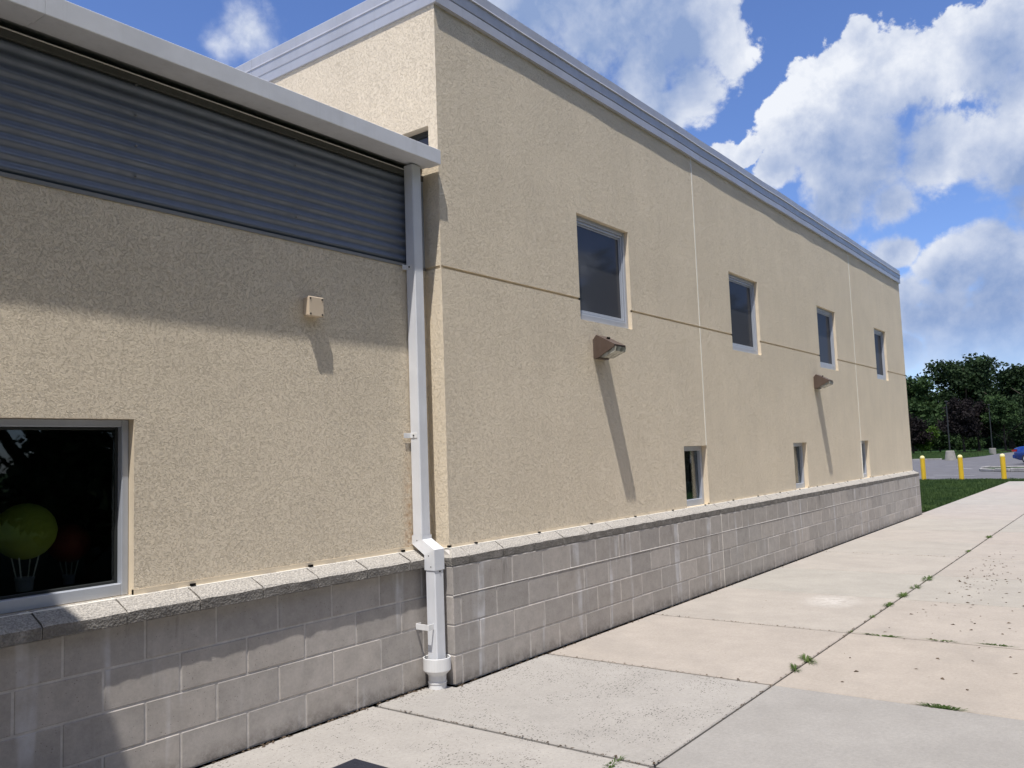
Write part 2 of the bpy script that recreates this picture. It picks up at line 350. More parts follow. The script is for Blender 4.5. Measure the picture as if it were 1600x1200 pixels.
M_GRASSG = simple('lawn_soil_green', (0.022, 0.050, 0.012), 1.0, 0, 0.1, 0.35, 1.5)
def blade_mat():
    def b(t):
        p = pos(t)
        c = t.mix(t.rng(t.noise(p, 1.1, 4.0, 0.65), 0.33, 0.67, 0, 1), (0.030, 0.066, 0.020, 1), (0.082, 0.135, 0.036, 1))
        c = t.mix(t.rng(t.noise(p, 60.0, 1.0), 0.6, 0.75, 0, 0.4), c, (0.13, 0.17, 0.05, 1))
        d = princ(t, c, 0.7, 0, 0.25); tr = t('ShaderNodeBsdfTranslucent', {'Color': c})
        mx = t('ShaderNodeMixShader', {0: 0.3}); t.l.new(d.outputs[0], mx.inputs[1]); t.l.new(tr.outputs[0], mx.inputs[2])
        return mx
    return mat('grass_blades', b)
M_BLADE = blade_mat()
M_WEED = foliage('weed_leaves', (0.050, 0.095, 0.022, 1), (0.14, 0.20, 0.06, 1), 0.3)

# ------------------------------------------------------------------ mesh helpers
class MB:
    def __init__(s): s.v = []; s.f = []; s.mi = []
    def face(s, pts, mi=0):
        n = len(s.v); s.v += [tuple(p) for p in pts]; s.f.append(tuple(range(n, n+len(pts)))); s.mi.append(mi)
    def box(s, x0, x1, y0, y1, z0, z1, b=0.0, mi=0):
        if b <= 0:
            n = len(s.v)
            s.v += [(x, y, z) for z in (z0, z1) for y in (y0, y1) for x in (x0, x1)]
            for q in ((0,2,3,1),(4,5,7,6),(0,1,5,4),(2,6,7,3),(0,4,6,2),(1,3,7,5)):
                s.f.append(tuple(n+i for i in q)); s.mi.append(mi)
            return
        n = len(s.v); idx = {}
        X = (x0, x1); Y = (y0, y1); Z = (z0, z1); I = (1, -1)
        for i in (0, 1):
            for j in (0, 1):
                for k in (0, 1):
                    x, y, z = X[i], Y[j], Z[k]; bx, by, bz = I[i]*b, I[j]*b, I[k]*b
                    for a, p in enumerate(((x, y+by, z+bz), (x+bx, y, z+bz), (x+bx, y+by, z))):
                        idx[(i, j, k, a)] = len(s.v); s.v.append(p)
        def add(l): s.f.append(tuple(l)); s.mi.append(mi)
        for i in (0, 1):
            q = [idx[(i,0,0,0)], idx[(i,0,1,0)], idx[(i,1,1,0)], idx[(i,1,0,0)]]; add(q if i == 0 else q[::-1])
            q = [idx[(0,i,0,1)], idx[(1,i,0,1)], idx[(1,i,1,1)], idx[(0,i,1,1)]]; add(q if i == 0 else q[::-1])
            q = [idx[(0,0,i,2)], idx[(0,1,i,2)], idx[(1,1,i,2)], idx[(1,0,i,2)]]; add(q if i == 0 else q[::-1])
        for j in (0, 1):
            for k in (0, 1): add([idx[(0,j,k,1)], idx[(1,j,k,1)], idx[(1,j,k,2)], idx[(0,j,k,2)]])
        for i in (0, 1):
            for k in (0, 1): add([idx[(i,0,k,0)], idx[(i,1,k,0)], idx[(i,1,k,2)], idx[(i,0,k,2)]])
            for j in (0, 1): add([idx[(i,j,0,0)], idx[(i,j,1,0)], idx[(i,j,1,1)], idx[(i,j,0,1)]])
        for i in (0, 1):
            for j in (0, 1):
                for k in (0, 1): add([idx[(i,j,k,0)], idx[(i,j,k,1)], idx[(i,j,k,2)]])
    def prism(s, poly, axis, a0, a1, mi=0):
        """polygon in the two other axes extruded along axis"""
        def P(p, a):
            return {0: (a, p[0], p[1]), 1: (p[0], a, p[1]), 2: (p[0], p[1], a)}[axis]
        n = len(s.v); m = len(poly)
        s.v += [P(p, a0) for p in poly] + [P(p, a1) for p in poly]
        s.f.append(tuple(range(n, n+m))); s.mi.append(mi)
        s.f.append(tuple(range(n+2*m-1, n+m-1, -1))); s.mi.append(mi)
        for i in range(m):
            j = (i+1) % m; s.f.append((n+i, n+j, n+m+j, n+m+i)); s.mi.append(mi)
    def tube(s, path, radii, seg=10, mi=0, caps=True):
        path = [Vector(p) for p in path]; n0 = len(s.v)
        if not hasattr(radii, '__len__'): radii = [radii]*len(path)
        for i, p in enumerate(path):
            d = (path[min(i+1, len(path)-1)] - path[max(i-1, 0)]).normalized()
            a = d.cross(Vector((0, 0, 1)));
            if a.length < 1e-3: a = Vector((1, 0, 0))
            a.normalize(); b = d.cross(a)
            for k in range(seg):
                th = 2*math.pi*k/seg; s.v.append(tuple(p + (a*math.cos(th) + b*math.sin(th))*radii[i]))
        for i in range(len(path)-1):
            for k in range(seg):
                k2 = (k+1) % seg
                s.f.append((n0+i*seg+k, n0+i*seg+k2, n0+(i+1)*seg+k2, n0+(i+1)*seg+k)); s.mi.append(mi)
        if caps:
            s.f.append(tuple(n0+k for k in range(seg))); s.mi.append(mi)
            s.f.append(tuple(n0+(len(path)-1)*seg+k for k in reversed(range(seg)))); s.mi.append(mi)
    def lathe(s, prof, cx, cy, seg=24, mi=0):
        n0 = len(s.v)
        for (r, z) in prof:
            for k in range(seg):
                th = 2*math.pi*k/seg; s.v.append((cx+r*math.cos(th), cy+r*math.sin(th), z))
        for i in range(len(prof)-1):
            for k in range(seg):
                k2 = (k+1) % seg
                s.f.append((n0+i*seg+k, n0+i*seg+k2, n0+(i+1)*seg+k2, n0+(i+1)*seg+k)); s.mi.append(mi)
    def mesh(s, name, mats, smooth=False, recalc=True):
        me = bpy.data.meshes.new(name); me.from_pydata(s.v, [], s.f)
        for m in (mats if isinstance(mats, (list, tuple)) else [mats]): me.materials.append(m)
        me.polygons.foreach_set('material_index', s.mi)
        if recalc:
            bm = bmesh.new(); bm.from_mesh(me)
            if smooth: bmesh.ops.remove_doubles(bm, verts=bm.verts, dist=1e-5)
            bmesh.ops.recalc_face_normals(bm, faces=bm.faces); bm.to_mesh(me); bm.free()
        if smooth: me.polygons.foreach_set('use_smooth', [True]*len(me.polygons))
        me.update(); return me
    def build(s, name, mats, parent=None, smooth=False, recalc=True):
        return link(name, s.mesh(name, mats, smooth, recalc), parent)
def link(name, me, parent=None, loc=None):
    o = bpy.data.objects.new(name, me); COL.objects.link(o)
    if parent is not None: o.parent = parent
    if loc is not None: o.location = loc
    return o
def tag(o, label, cat, group=None):
    o['label'] = label; o['category'] = cat
    if group: o['group'] = group
    return o
def struct(o, kind='structure'): o['kind'] = kind; return o
def empty(name, loc=(0, 0, 0), rz=0.0):
    o = bpy.data.objects.new(name, None); COL.objects.link(o); o.location = loc; o.rotation_euler = (0, 0, rz)
    o.empty_display_size = 0.2; return o
def copy_tree(o, parent=None):
    c = o.copy(); COL.objects.link(c); c.parent = parent
    for ch in list(o.children): copy_tree(ch, c)
    return c
def np_mesh(name, verts, faces, mats, parent=None):
    me = bpy.data.meshes.new(name); me.from_pydata(verts.tolist() if hasattr(verts, 'tolist') else verts, [], faces)
    for m in (mats if isinstance(mats, (list, tuple)) else [mats]): me.materials.append(m)
    me.update(); return link(name, me, parent)

# ------------------------------------------------------------------ ground, pavement, car park
m = MB(); m.box(-1500, 3000, -1500, 1500, -0.6, -0.16); struct(m.build('ground', M_GRASSG))
m = MB(); m.box(-40, 30.06, -60, -3.735, -0.14, -0.012); m.box(16.36, 31.95, 0.05, 45, -0.14, -0.012); m.box(30.06, 31.95, -60, 0.05, -0.14, -0.014)
struct(m.build('lawn', M_GRASSG))
m = MB(); m.prism([(70, 60), (70, 9.2), (76, 8.1), (81, 7.7), (92, 7.9), (112, 6.6), (400, 6.6), (400, 300), (70, 300)], 2, -0.15, -0.02)
far_lawn = struct(m.build('lawn', M_GRASSG))
m = MB(); m.box(31.95, 420, -90, 70, -0.155, -0.062); lot = struct(m.build('parking_lot', M_ASPH))
def line(x0, y0, x1, y1, w=0.11):
    d = Vector((x1-x0, y1-y0, 0)).normalized(); n = Vector((-d.y, d.x, 0))*w/2
    mm = MB(); z = -0.058
    mm.face([(x0-n.x, y0-n.y, z), (x1-n.x, y1-n.y, z), (x1+n.x, y1+n.y, z), (x0+n.x, y0+n.y, z)])
    return mm.build('painted_line', M_LINE, lot)
line(37.2, 2.15, 38.2, 4.0); line(35.8, 3.5, 37.0, 5.2); line(53.0, 4.2, 54.0, 6.2); line(46.0, 3.55, 48.0, 4.6)
m = MB(); m.box(70.0-0.15, 70.0, 9.2, 60, -0.15, 0.05, 0.02); k1 = struct(m.build('kerb', M_KERB))
m = MB(); m.box(31.80, 31.95, -60, 0.42, -0.15, 0.012, 0.015); struct(m.build('kerb', M_KERB))

walk = struct(link('sidewalk', (lambda q: (q.box(-12, 30.05, -3.73, 0.30, -0.14, -0.045), q.mesh('sidewalk', M_DIRT))[1])(MB())))
GAP = 0.0068
def slab(poly, col, speck):
    cx = sum(p[0] for p in poly)/len(poly); cy = sum(p[1] for p in poly)/len(poly)
    # inset then chamfer the upper arris
    def inset(P, d):
        n = len(P); out = []
        for i in range(n):
            a, b, c = Vector(P[i-1]), Vector(P[i]), Vector(P[(i+1) % n])
            e1 = (b-a).normalized(); e2 = (c-b).normalized()
            n1 = Vector((-e1.y, e1.x)); n2 = Vector((-e2.y, e2.x))
            k = (n1+n2)/(1+n1.dot(n2)); out.append(b + k*d)
        return out
    P0 = inset([Vector(p) for p in poly], GAP); P1 = inset([Vector(p) for p in poly], GAP+0.006)
    mm = MB(); n = len(poly)
    z = random.uniform(-0.002, 0.0)
    a = [(p.x, p.y, -0.10) for p in P0]; b = [(p.x, p.y, z-0.006) for p in P0]; c = [(p.x, p.y, z) for p in P1]
    mm.face(c)
    for i in range(n):
        j = (i+1) % n; mm.face([a[i], a[j], b[j], b[i]]); mm.face([b[i], b[j], c[j], c[i]])
    o = mm.build('slab', M_SLAB, walk, recalc=False); o.color = (*col, speck); return o
YL = -1.842; YW = -0.018
GREY = (0.345, 0.326, 0.304); GREY2 = (0.306, 0.291, 0.275); PINK = (0.372, 0.332, 0.294); PINK2 = (0.372, 0.338, 0.302); TAN = (0.374, 0.331, 0.290)
xs = [-11.5, -9.6, -7.8, -6.0, -4.2, -2.4, -0.612, 1.078, 2.872, 4.617, 6.38, 8.14, 9.92, 11.70, 14.05, 16.36, 18.1, 19.9, 21.7, 23.5, 25.3, 27.1, 28.6, 30.0]
def lc(i):
    return {5: ((0.362, 0.340, 0.315), 0.75), 6: (GREY, 1.0), 7: (PINK, 0.18), 8: (PINK2, 0.08)}.get(i, ((0.370+random.uniform(-.012, .012), 0.337, 0.302), 0.05))
GXL = {6: .009, 7: .010, 8: .010, 9: .003, 11: .009, 13: .010, 15: .006}; GXR = {6: .007, 7: .0, 8: .011, 9: .006, 11: .008, 13: .009, 15: .006}
for i in range(len(xs)-1):
    x0, x1 = xs[i]+GXL.get(i, .003), xs[i+1]-GXL.get(i+1, .003); col, sp = lc(i)
    if x1 <= 0: poly = [(x0, YL), (x1, YL), (x1, 0.165), (x0, 0.165)]
    elif x0 < 0: poly = [(x0, YL), (x1, YL), (x1, YW), (-0.018, YW), (-0.018, 0.165), (x0, 0.165)]
    elif x0 < 15.2 and x1 < 16: poly = [(x0, YL), (x1, YL), (x1, YW), (x0, YW)]
    elif x0 < 16: poly = [(x0, YL), (x1, YL), (x1, 0.04), (15.23, 0.04), (15.23, YW), (x0, YW)]
    else: poly = [(x0, YL), (x1, YL), (x1, 0.04), (x0, 0.04)]
    slab(poly, col, sp)
    x0, x1 = xs[i]+GXR.get(i, .003), xs[i+1]-GXR.get(i+1, .003)
    col2, sp2 = ((GREY2, 0.12) if i == 6 else (TAN, 0.22) if i == 7 else (PINK, 0.12) if i == 8 else ((0.362+random.uniform(-.012, .012), 0.330, 0.296), 0.10))
    slab([(x0, -3.72), (x1, -3.72), (x1, YL-.003), (x0, YL-.003)], col2, sp2)

# ------------------------------------------------------------------ masonry helpers
C = 0.2032; U = 0.4064; J = 0.008
_cache = {}
def block_mesh(w, h, d, key=''):
    k = (round(w, 3), round(h, 3), round(d, 3))
    if k not in _cache:
        mm = MB(); mm.box(0, w, 0, d, 0, h, 0.0048); _cache[k] = mm.mesh('block', M_BLOCK)
    return _cache[k]
def block_run(parent, joints, y, row, depth=0.15, wide=None):
    """blocks between successive joint positions, front face at y"""
    for a, b in zip(joints[:-1], joints[1:]):
        if b-a < 0.03: continue
        o = link('block', block_mesh(b-a-J, C-J, depth), parent, (a+J/2, y+random.uniform(-.0012, .0012), row*C+J/2))
def joints(x0, x1, first, extra=()):
    out = [x0]; x = first
    while x < x1-0.10: out.append(x); x += U
    out.append(x1); return out
LEDGE_Y = {}
def ledge_mesh(w, over, seed, deep=0.098, m0=False, m1=False):
    """split-face ledge stone: sloping top, rough nose; local x along, y=0 is block face"""
    rr = random.Random(seed); n = 6; mm = MB(); prof = [(deep+0.03, 0.116), (deep-0.012, 0.112), (-over+0.016, 0.068), (-over, 0.055), (-over+0.003, 0.0), (deep+0.03, 0.0)]
    rows = []
    for i in range(n+1):
        x = w*i/n; e = 0.0 if i in (0, n) else 1.0
        rows.append([(x + (rr.uniform(-.004, .004) if e and 1 < k < 5 else 0), p[0] + (rr.uniform(-.0028, .0028) if 1 < k < 5 else 0), p[1] + (rr.uniform(-.003, .003) if k in (1, 2, 3) else 0)) for k, p in enumerate(prof)])
    if m0: rows[0] = [(max(0.0, p[0]+over), p[0], p[1]) for p in prof]; rows[1] = [(max(r[0], max(0.0, p[0]+over)+.004), r[1], r[2]) for r, p in zip(rows[1], prof)]; rows[2] = [(max(r[0], max(0.0, p[0]+over)+.008), r[1], r[2]) for r, p in zip(rows[2], prof)]
    if m1: rows[n] = [(w-max(0.0, p[0]+over), p[0], p[1]) for p in prof]; rows[n-1] = [(min(r[0], w-max(0.0, p[0]+over)-.004), r[1], r[2]) for r, p in zip(rows[n-1], prof)]; rows[n-2] = [(min(r[0], w-max(0.0, p[0]+over)-.008), r[1], r[2]) for r, p in zip(rows[n-2], prof)]
    b0 = len(mm.v); m_ = len(prof)
    for r in rows: mm.v += r
    for i in range(n):
        for k in range(m_):
            k2 = (k+1) % m_
            mm.f.append((b0+i*m_+k, b0+i*m_+k2, b0+(i+1)*m_+k2, b0+(i+1)*m_+k)); mm.mi.append(0)
    mm.f.append(tuple(b0+k for k in range(m_))); mm.mi.append(0)
    mm.f.append(tuple(b0+n*m_+k for k in reversed(range(m_)))); mm.mi.append(0)
    return mm.mesh('ledge_stone', M_LEDGE)
def ledge_run(parent, js, y, over, deep=0.098, mitre=False):
    vs = {}
    for a, b in zip(js[:-1], js[1:]):
        w = round(b-a-0.007, 3)
        if w < 0.03: continue
        m0 = mitre and a == js[0]; m1 = mitre and b == js[-1]
        k = (w, random.randint(0, 3), m0, m1)
        if k not in vs: vs[k] = ledge_mesh(w, over, hash(k) & 0xffff, deep, m0, m1)
        link('ledge_stone', vs[k], parent, (a+0.0035, y, 4*C+0.004))

def wall_panel(mb, xs_, zs_, holes, y, recess):
    """front sheet at plane y over an x/z grid with openings (x0,x1,z0,z1,depth)"""
    X = sorted(set(xs_ + [h[0] for h in holes] + [h[1] for h in holes])); Z = sorted(set(zs_ + [h[2] for h in holes] + [h[3] for h in holes]))
    def inside(x, z):
        for h in holes:
            if h[0] < x < h[1] and h[2] < z < h[3]: return h
    for i in range(len(X)-1):
        for j in range(len(Z)-1):
            if inside((X[i]+X[i+1])/2, (Z[j]+Z[j+1])/2): continue
            mb.face([(X[i], y, Z[j]), (X[i+1], y, Z[j]), (X[i+1], y, Z[j+1]), (X[i], y, Z[j+1])], 0)
    for (x0, x1, z0, z1, d, mi) in holes:
        mb.face([(x0, y, z0), (x0, y, z1), (x0, y+d, z1), (x0, y+d, z0)], mi)
        mb.face([(x1, y, z1), (x1, y, z0), (x1, y+d, z0), (x1, y+d, z1)], mi)
        mb.face([(x0, y, z1), (x1, y, z1), (x1, y+d, z1), (x0, y+d, z1)], mi)
        mb.face([(x0, y, z0), (x0, y+d, z0), (x1, y+d, z0), (x1, y, z0)], mi)

def frame_ring(mb, x0, x1, z0, z1, t, y0, y1, tb=None, b=0.003):
    tb = tb or t
    mb.box(x0, x0+t, y0, y1, z0, z1, b); mb.box(x1-t, x1, y0, y1, z0, z1, b)
    mb.box(x0+t, x1-t, y0+0.0015, y1, z1-t, z1, b); mb.box(x0+t, x1-t, y0+0.0015, y1, z0, z0+tb, b)

# ------------------------------------------------------------------ tall wing (right)
YS = 0.0983; XR = 0.0864; XE = 15.208; XER = 15.12; ZT = 5.02; ZG = 2.985
tall = tag(empty('building', (0, 0, 0)), 'tall cream stucco wing with four square windows above three narrow low ones', 'building')
UPW = [(1.985, 2.955), (5.538, 6.522), (9.10, 10.09), (12.66, 13.56)]
LOW = [(3.99, 4.585), (7.57, 8.16), (11.12, 11.67)]
ZU0, ZU1 = 2.796, 3.80; ZL0, ZL1 = 0.93, 1.605
holes = [(a, b, ZU0, ZU1, 0.072, 1) for a, b in UPW] + [(a, b, ZL0+0.004, ZL1, 0.092, 1) for a, b in LOW]
gx = [XR] + [v for w in UPW for v in w] + [XER]
for a, b in zip(gx[0::2], gx[1::2]): holes.append((a, b, ZG-0.011, ZG+0.011, 0.013, 2))
wb = MB(); wall_panel(wb, [XR, XER], [0.945, ZT], holes, YS, 0)
for a, b in zip(gx[0::2], gx[1::2]): wb.face([(a, YS+0.013, ZG-0.011), (b, YS+0.013, ZG-0.011), (b, YS+0.013, ZG+0.011), (a, YS+0.013, ZG+0.011)], 2)
# left return: stucco with groove and the half-hidden window above the low roof
RY0, RY1, RZ0, RZ1 = 0.190, 1.10, 3.87, 4.085
def rf(y0, y1, z0, z1, x=XR, mi=0): wb.face([(x, y0, z0), (x, y0, z1), (x, y1, z1), (x, y1, z0)], mi)
YB = 8.0
rf(YS, YB, 0.945, ZG-0.011); rf(YS, YB, ZG+0.011, RZ0); rf(YS, RY0, RZ0, RZ1); rf(RY1, YB, RZ0, RZ1); rf(YS, YB, RZ1, ZT)
rf(YS, YB, ZG-0.011, ZG+0.011, XR+0.013, 2)
wb.face([(XR, YS, ZG-.011), (XR+.013, YS+.013, ZG-.011), (XR+.013, YB, ZG-.011), (XR, YB, ZG-.011)], 2)
wb.face([(XR, YS, ZG+.011), (XR+.013, YS+.013, ZG+.011), (XR+.013, YB, ZG+.011), (XR, YB, ZG+.011)], 2)
for (ya, yb, za, zb) in ((RY0, RY0, RZ0, RZ1), (RY1, RY1, RZ0, RZ1)): wb.face([(XR, ya, za), (XR, ya, zb), (XR+.11, ya, zb), (XR+.11, ya, za)], 1)
wb.face([(XR, RY0, RZ1), (XR, RY1, RZ1), (XR+.11, RY1, RZ1), (XR+.11, RY0, RZ1)], 1)
# far end, back
wb.face([(XER, YS, 0.945), (XER, YB, 0.945), (XER, YB, ZT), (XER, YS, ZT)]); wb.face([(XR, YB, 0), (XER, YB, 0), (XER, YB, ZT), (XR, YB, ZT)])
wb.build('wall', [M_STUCCO, M_SMOOTH, M_SMOOTH], tall, recalc=False)
m = MB()   # smooth casing bead and white drip flashing along the foot of the stucco
def foot(x0, x1, ys, mb=m):
    mb.box(x0, x1, ys-0.0022, ys+0.02, 0.931, 0.9462, 0, 0)
foot(XR-0.0022, 3.99, YS); foot(4.585, 7.57, YS); foot(8.16, 11.12, YS); foot(11.67, XER, YS); m.box(XR-0.0022, XR+0.02, YS-0.0022, 0.262, 0.931, 0.9462)
m.build('casing_bead', M_SMOOTH, tall)
m = MB()
for a, b in ((XR-0.016, XER+0.01),): m.box(a, b, YS-0.017, YS+0.03, 0.9235, 0.9305, 0.0015)
m.box(XR-0.016, XR+0.02, YS-0.015, 0.25, 0.9230, 0.9300, 0.0015)
m.build('drip_flashing', M_WHITEFLASH, tall)
m = MB()
x = 0.36
while x < 15: m.box(x, x+0.024, YS-0.019, YS-0.006, 0.931, 0.941); x += 0.8128
struct(m.build('weep_vent', M_DARK, tall), 'stuff')
for jx in (4.580, 11.170):
    m = MB(); m.box(jx-0.009, jx+0.009, YS-0.0030, YS+0.01, (1.607 if jx < 5 else 0.958), ZG-0.0112); m.box(jx-0.009, jx+0.009, YS-0.0030, YS+0.01, ZG+0.0112, ZT)
    m.build('sealant_joint', M_CAULK, tall)
# masonry base
XC = 4.663
m = MB(); m.box(0.006, XE-0.006, 0.0028, 0.16, 0, 4*C); m.box(0.0035, 0.10, 0.0065, 0.262, 0, 4*C); m.build('mortar_bed', M_MORTAR, tall)
m = MB(); m.prism([(0.003, 3*C+0.0055), (-0.0022, 3*C+0.002), (-0.0022, 3*C-0.003), (0.003, 3*C-0.0055)], 0, 0.001, XE-0.001); m.build('mortar_joint', M_MORTAR, tall)
for row in range(4):
    f0 = 0.080 if row % 2 == 0 else 0.283
    jl = joints(0.0, XC, f0); 
    if XC - jl[-2] < 0.1: jl.pop(-2)
    jl[0] = -J/2; block_run(tall, jl, 0.0, row, 0.17)
    jl = joints(XC, XE, XC + (U if row % 2 == 0 else U/2)); jl[-1] = XE+J/2; block_run(tall, jl, 0.0, row, 0.17)
    # return blocks at the re-entrant corner (x = 0 face), wrapped behind the corner block
    mm = MB(); mm.box(0.0, 0.15, 0.1702, 0.2702, 0, C-J, 0.0035); link('block', mm.mesh('block', M_BLOCK), tall, (0.0, 0.008, row*C+J/2))
LP = [(0.10, 0.103), (0.086, 0.103), (0.019, 0.060), (0.005, 0.050), (0.007, 0.004), (0.10, 0.004)]
m = MB(); m.prism([(a, b+4*C+.004) for a, b in LP], 0, 0.02, XE-0.02); m.build('mortar_joint', M_MORTAR, tall)
m = MB(); m.box(XC-0.008, XC+0.008, 0.0012, 0.02, 0.0, 4*C+0.012, 0.002); m.build('control_joint', M_CAULK, tall)
ledge_run(tall, [-0.004, 0.186, 0.592, 0.838+0.16, 1.405-0.0, 1.81, 2.217] + [2.217+U*k for k in range(1, 33)][:31] + [XE+0.004], 0.0, 0.004, 0.098, True)
def return_ledge(xface, y1, sgn):
    """mitred ledge stone returning along y from a corner; nose 4 mm outside xface"""
    prof = [(0.128, 0.116), (0.086, 0.112), (0.012, 0.068), (-0.004, 0.055), (-0.001, 0.0), (0.128, 0.0)]
    mm = MB(); n_ = len(prof)
    for f_ in (0, 1):
        for d, z in prof: mm.v.append((xface+sgn*d, (max(-0.004, d-0.004) if f_ == 0 else y1), z))
    for k in range(n_):
        k2 = (k+1) % n_; mm.f.append((k, k2, n_+k2, n_+k)); mm.mi.append(0)
    mm.f.append(tuple(range(n_))); mm.mi.append(0); mm.f.append(tuple(reversed(range(n_, 2*n_)))); mm.mi.append(0)
    link('ledge_stone', mm.mesh('ledge_stone', M_LEDGE), tall, (0, 0.0, 4*C+0.004))
return_ledge(0.0, 0.262, 1)
m = MB()
for (x0, x1, y0, y1) in ((XE-0.15, XE, 0.172, 8),): m.box(x0, x1, y0, y1, 0, 4*C+0.004, 0.003)
m.build('end_plinth', M_BLOCK, tall)
return_ledge(XE, 8.0, -1)
# windows
def upper_window(x0, x1, parent):
    t = 0.045; y = YS+0.072
    mm = MB(); frame_ring(mm, x0+.002, x1-.002, ZU0+.002, ZU1-.002, 0.040, y-0.030, y+0.04, 0.066); w = mm.build('window', M_FRAME, parent)
    a, b, c, d = x0+.044, x1-.044, ZU0+.070, ZU1-.044
    mm = MB(); frame_ring(mm, a, b, c, d, 0.024, y-0.018, y+0.022); mm.build('sash', M_FRAME, w)
    mm = MB(); frame_ring(mm, a+.028, b-.028, c+.028, d-.028, 0.012, y-0.006, y+0.010, None, 0.002); mm.build('screen_frame', M_FRAME, w)
    mm = MB(); mm.box(a+.0405, b-.0405, y+0.004, y+0.008, c+.0405, d-.0405); mm.build('pane', M_SCREEN, w)
    return w
def low_window(x0, x1, parent):
    y = YS+0.092
    mm = MB(); frame_ring(mm, x0+.002, x1-.002, ZL0+.006, ZL1-.002, 0.052, y-0.030, y+0.04, 0.070); w = mm.build('window', M_FRAME, parent)
    mm = MB(); mm.box(x0+.0545, x1-.0545, y+0.006, y+0.012, ZL0+.076, ZL1-.054); mm.build('pane', M_GLASS, w)
    for k in range(3):
        xb = x1-0.16-0.085*k
        mm = MB(); mm.box(xb, xb+0.075, y+0.10, y+0.104, ZL0+.05, ZL1-.02); mm.build('reflection_strip', M_REFL, w)  # upright strips added behind the pane to imitate its pale reflection
    return w
for a, b in UPW: upper_window(a, b, tall)
for a, b in LOW: low_window(a, b, tall)
mm = MB(); mm.box(XR+.07, XR+.10, RY0+.001, RY0+.04, RZ0, RZ1-.001, 0.002); mm.box(XR+.07, XR+.10, RY0+.04, RY1-.001, RZ1-.045, RZ1-.001, 0.002); rw = mm.build('window', M_POLE, tall)
mm = MB(); mm.box(XR+.085, XR+.09, RY0+.04, RY1-.001, RZ0, RZ1-.045); mm.build('pane', M_SCREEN, rw)
# metal fascia: outward offset / height profile
FP = [(0.002, 5.014), (0.031, 5.018), (0.032, 5.092), (0.020, 5.096), (0.020, 5.105), (0.031, 5.109), (0.033, 5.196), (0.047, 5.199), (0.037, 5.215), (0.031, 5.217), (0.033, 5.298), (0.024, 5.305), (-0.34, 5.312), (-0.34, 5.014)]
def fascia(parent, path, name='fascia'):
    """sweep the profile along a wall-line polyline (mitred corners); outward is to the right of travel"""
    P = [Vector(p) for p in path]; mm = MB(); n = len(P); secs = []
    for i in range(n):
        d1 = (P[i]-P[i-1]).normalized() if i > 0 else (P[1]-P[0]).normalized(); d2 = (P[i+1]-P[i]).normalized() if i < n-1 else d1
        n1 = Vector((d1.y, -d1.x)); n2 = Vector((d2.y, -d2.x)); k = (n1+n2)/(1+n1.dot(n2))
        w = 0.0
        if 0 < i < n-1 and abs(d1.dot(d2)) > 0.99: w = random.uniform(-.0035, .0035)
        secs.append([(P[i].x+k.x*(0.45 if k.x < -0.5 and o > 0 else 1.0)*(o+(w if o > 0 else 0)), P[i].y+k.y*(o+(w if o > 0 else 0)), z+w*0.4) for o, z in FP])
    m_ = len(FP)
    for s_ in secs: mm.v += s_
    for i in range(n-1):
        for k in range(m_):
            k2 = (k+1) % m_; mm.f.append((i*m_+k, i*m_+k2, (i+1)*m_+k2, (i+1)*m_+k)); mm.mi.append(0)
    mm.f.append(tuple(range(m_))); mm.mi.append(0); mm.f.append(tuple(reversed(range((n-1)*m_, n*m_)))); mm.mi.append(0)
    return mm.build(name, M_FASCIA, parent)
# sheets of about 3 m, slightly wavy, with hairline laps
def seg(a, b, n): return [tuple(Vector(a)+(Vector(b)-Vector(a))*k/n) for k in range(n)]
c0, c1, c2 = (XR, YB), (XR, YS), (XER, YS)
fascia(tall, [(XR, 2.35)] + seg((XR, 2.3), (XR, YS), 2)[1:] + seg((XR, YS), (3.3, YS), 6) + [(3.3, YS)])
for xa, xb in ((3.3, 6.4), (6.4, 9.5), (9.5, 12.6)): fascia(tall, seg((xa+.003, YS), (xb, YS), 6) + [(xb, YS)])
fascia(tall, seg((12.603, YS), (XER, YS), 4) + [(XER, YS), (XER, 3.0), (XER, YB)])
fascia(tall, [(XR, YB), (XR, 5.2), (XR, 2.3535)])
m = MB(); m.box(XR+.05, XER-.05, YS+.05, YB, 5.02, 5.10); m.build('roof', M_ROOF, tall)
m = MB(); m.box(XR+.30, XER-.2, YS+1.6, YS+1.64, 0.1, 5.0); m.box(XR+.2, XER-.2, YS+.2, YB, 0.0, 0.05); m.build('inner_wall', M_INNER, tall)

# ------------------------------------------------------------------ low wing (left)
YLW = 0.262; YLB = 0.180; XL0 = -3.97
low = tag(empty('building', (0, 0, 0)), 'low cream wing with corrugated metal band under a pale gutter', 'building')
WX0, WX1, WZ0, WZ1 = -3.62, -2.172, 0.926, 1.836
wb = MB(); wall_panel(wb, [XL0, XR], [0.945, 2.975], [(WX0, WX1, WZ0+.004, WZ1, 0.078, 1)], YLW, 0); wb.build('wall', [M_STUCCO, M_SMOOTH], low, recalc=False)
m = MB(); m.box(WX1, XR, YLW-0.0022, YLW+0.02, 0.931, 0.958); m.build('casing_bead', M_SMOOTH, low)
m = MB(); m.box(XL0, 0.07, YLW-0.017, YLW+0.03, 0.9235, 0.9305, 0.0015); m.build('drip_flashing', M_WHITEFLASH, low)
m = MB()
for xv in (-1.86, -1.055, -0.245): m.box(xv, xv+0.030, YLW-0.019, YLW-0.006, 0.931, 0.944)
struct(m.build('weep_vent', M_DARK, low), 'stuff')
m = MB(); m.box(XL0, -0.002, YLB+0.003, YLB+0.12, 0, 4*C); m.build('mortar_bed', M_MORTAR, low)
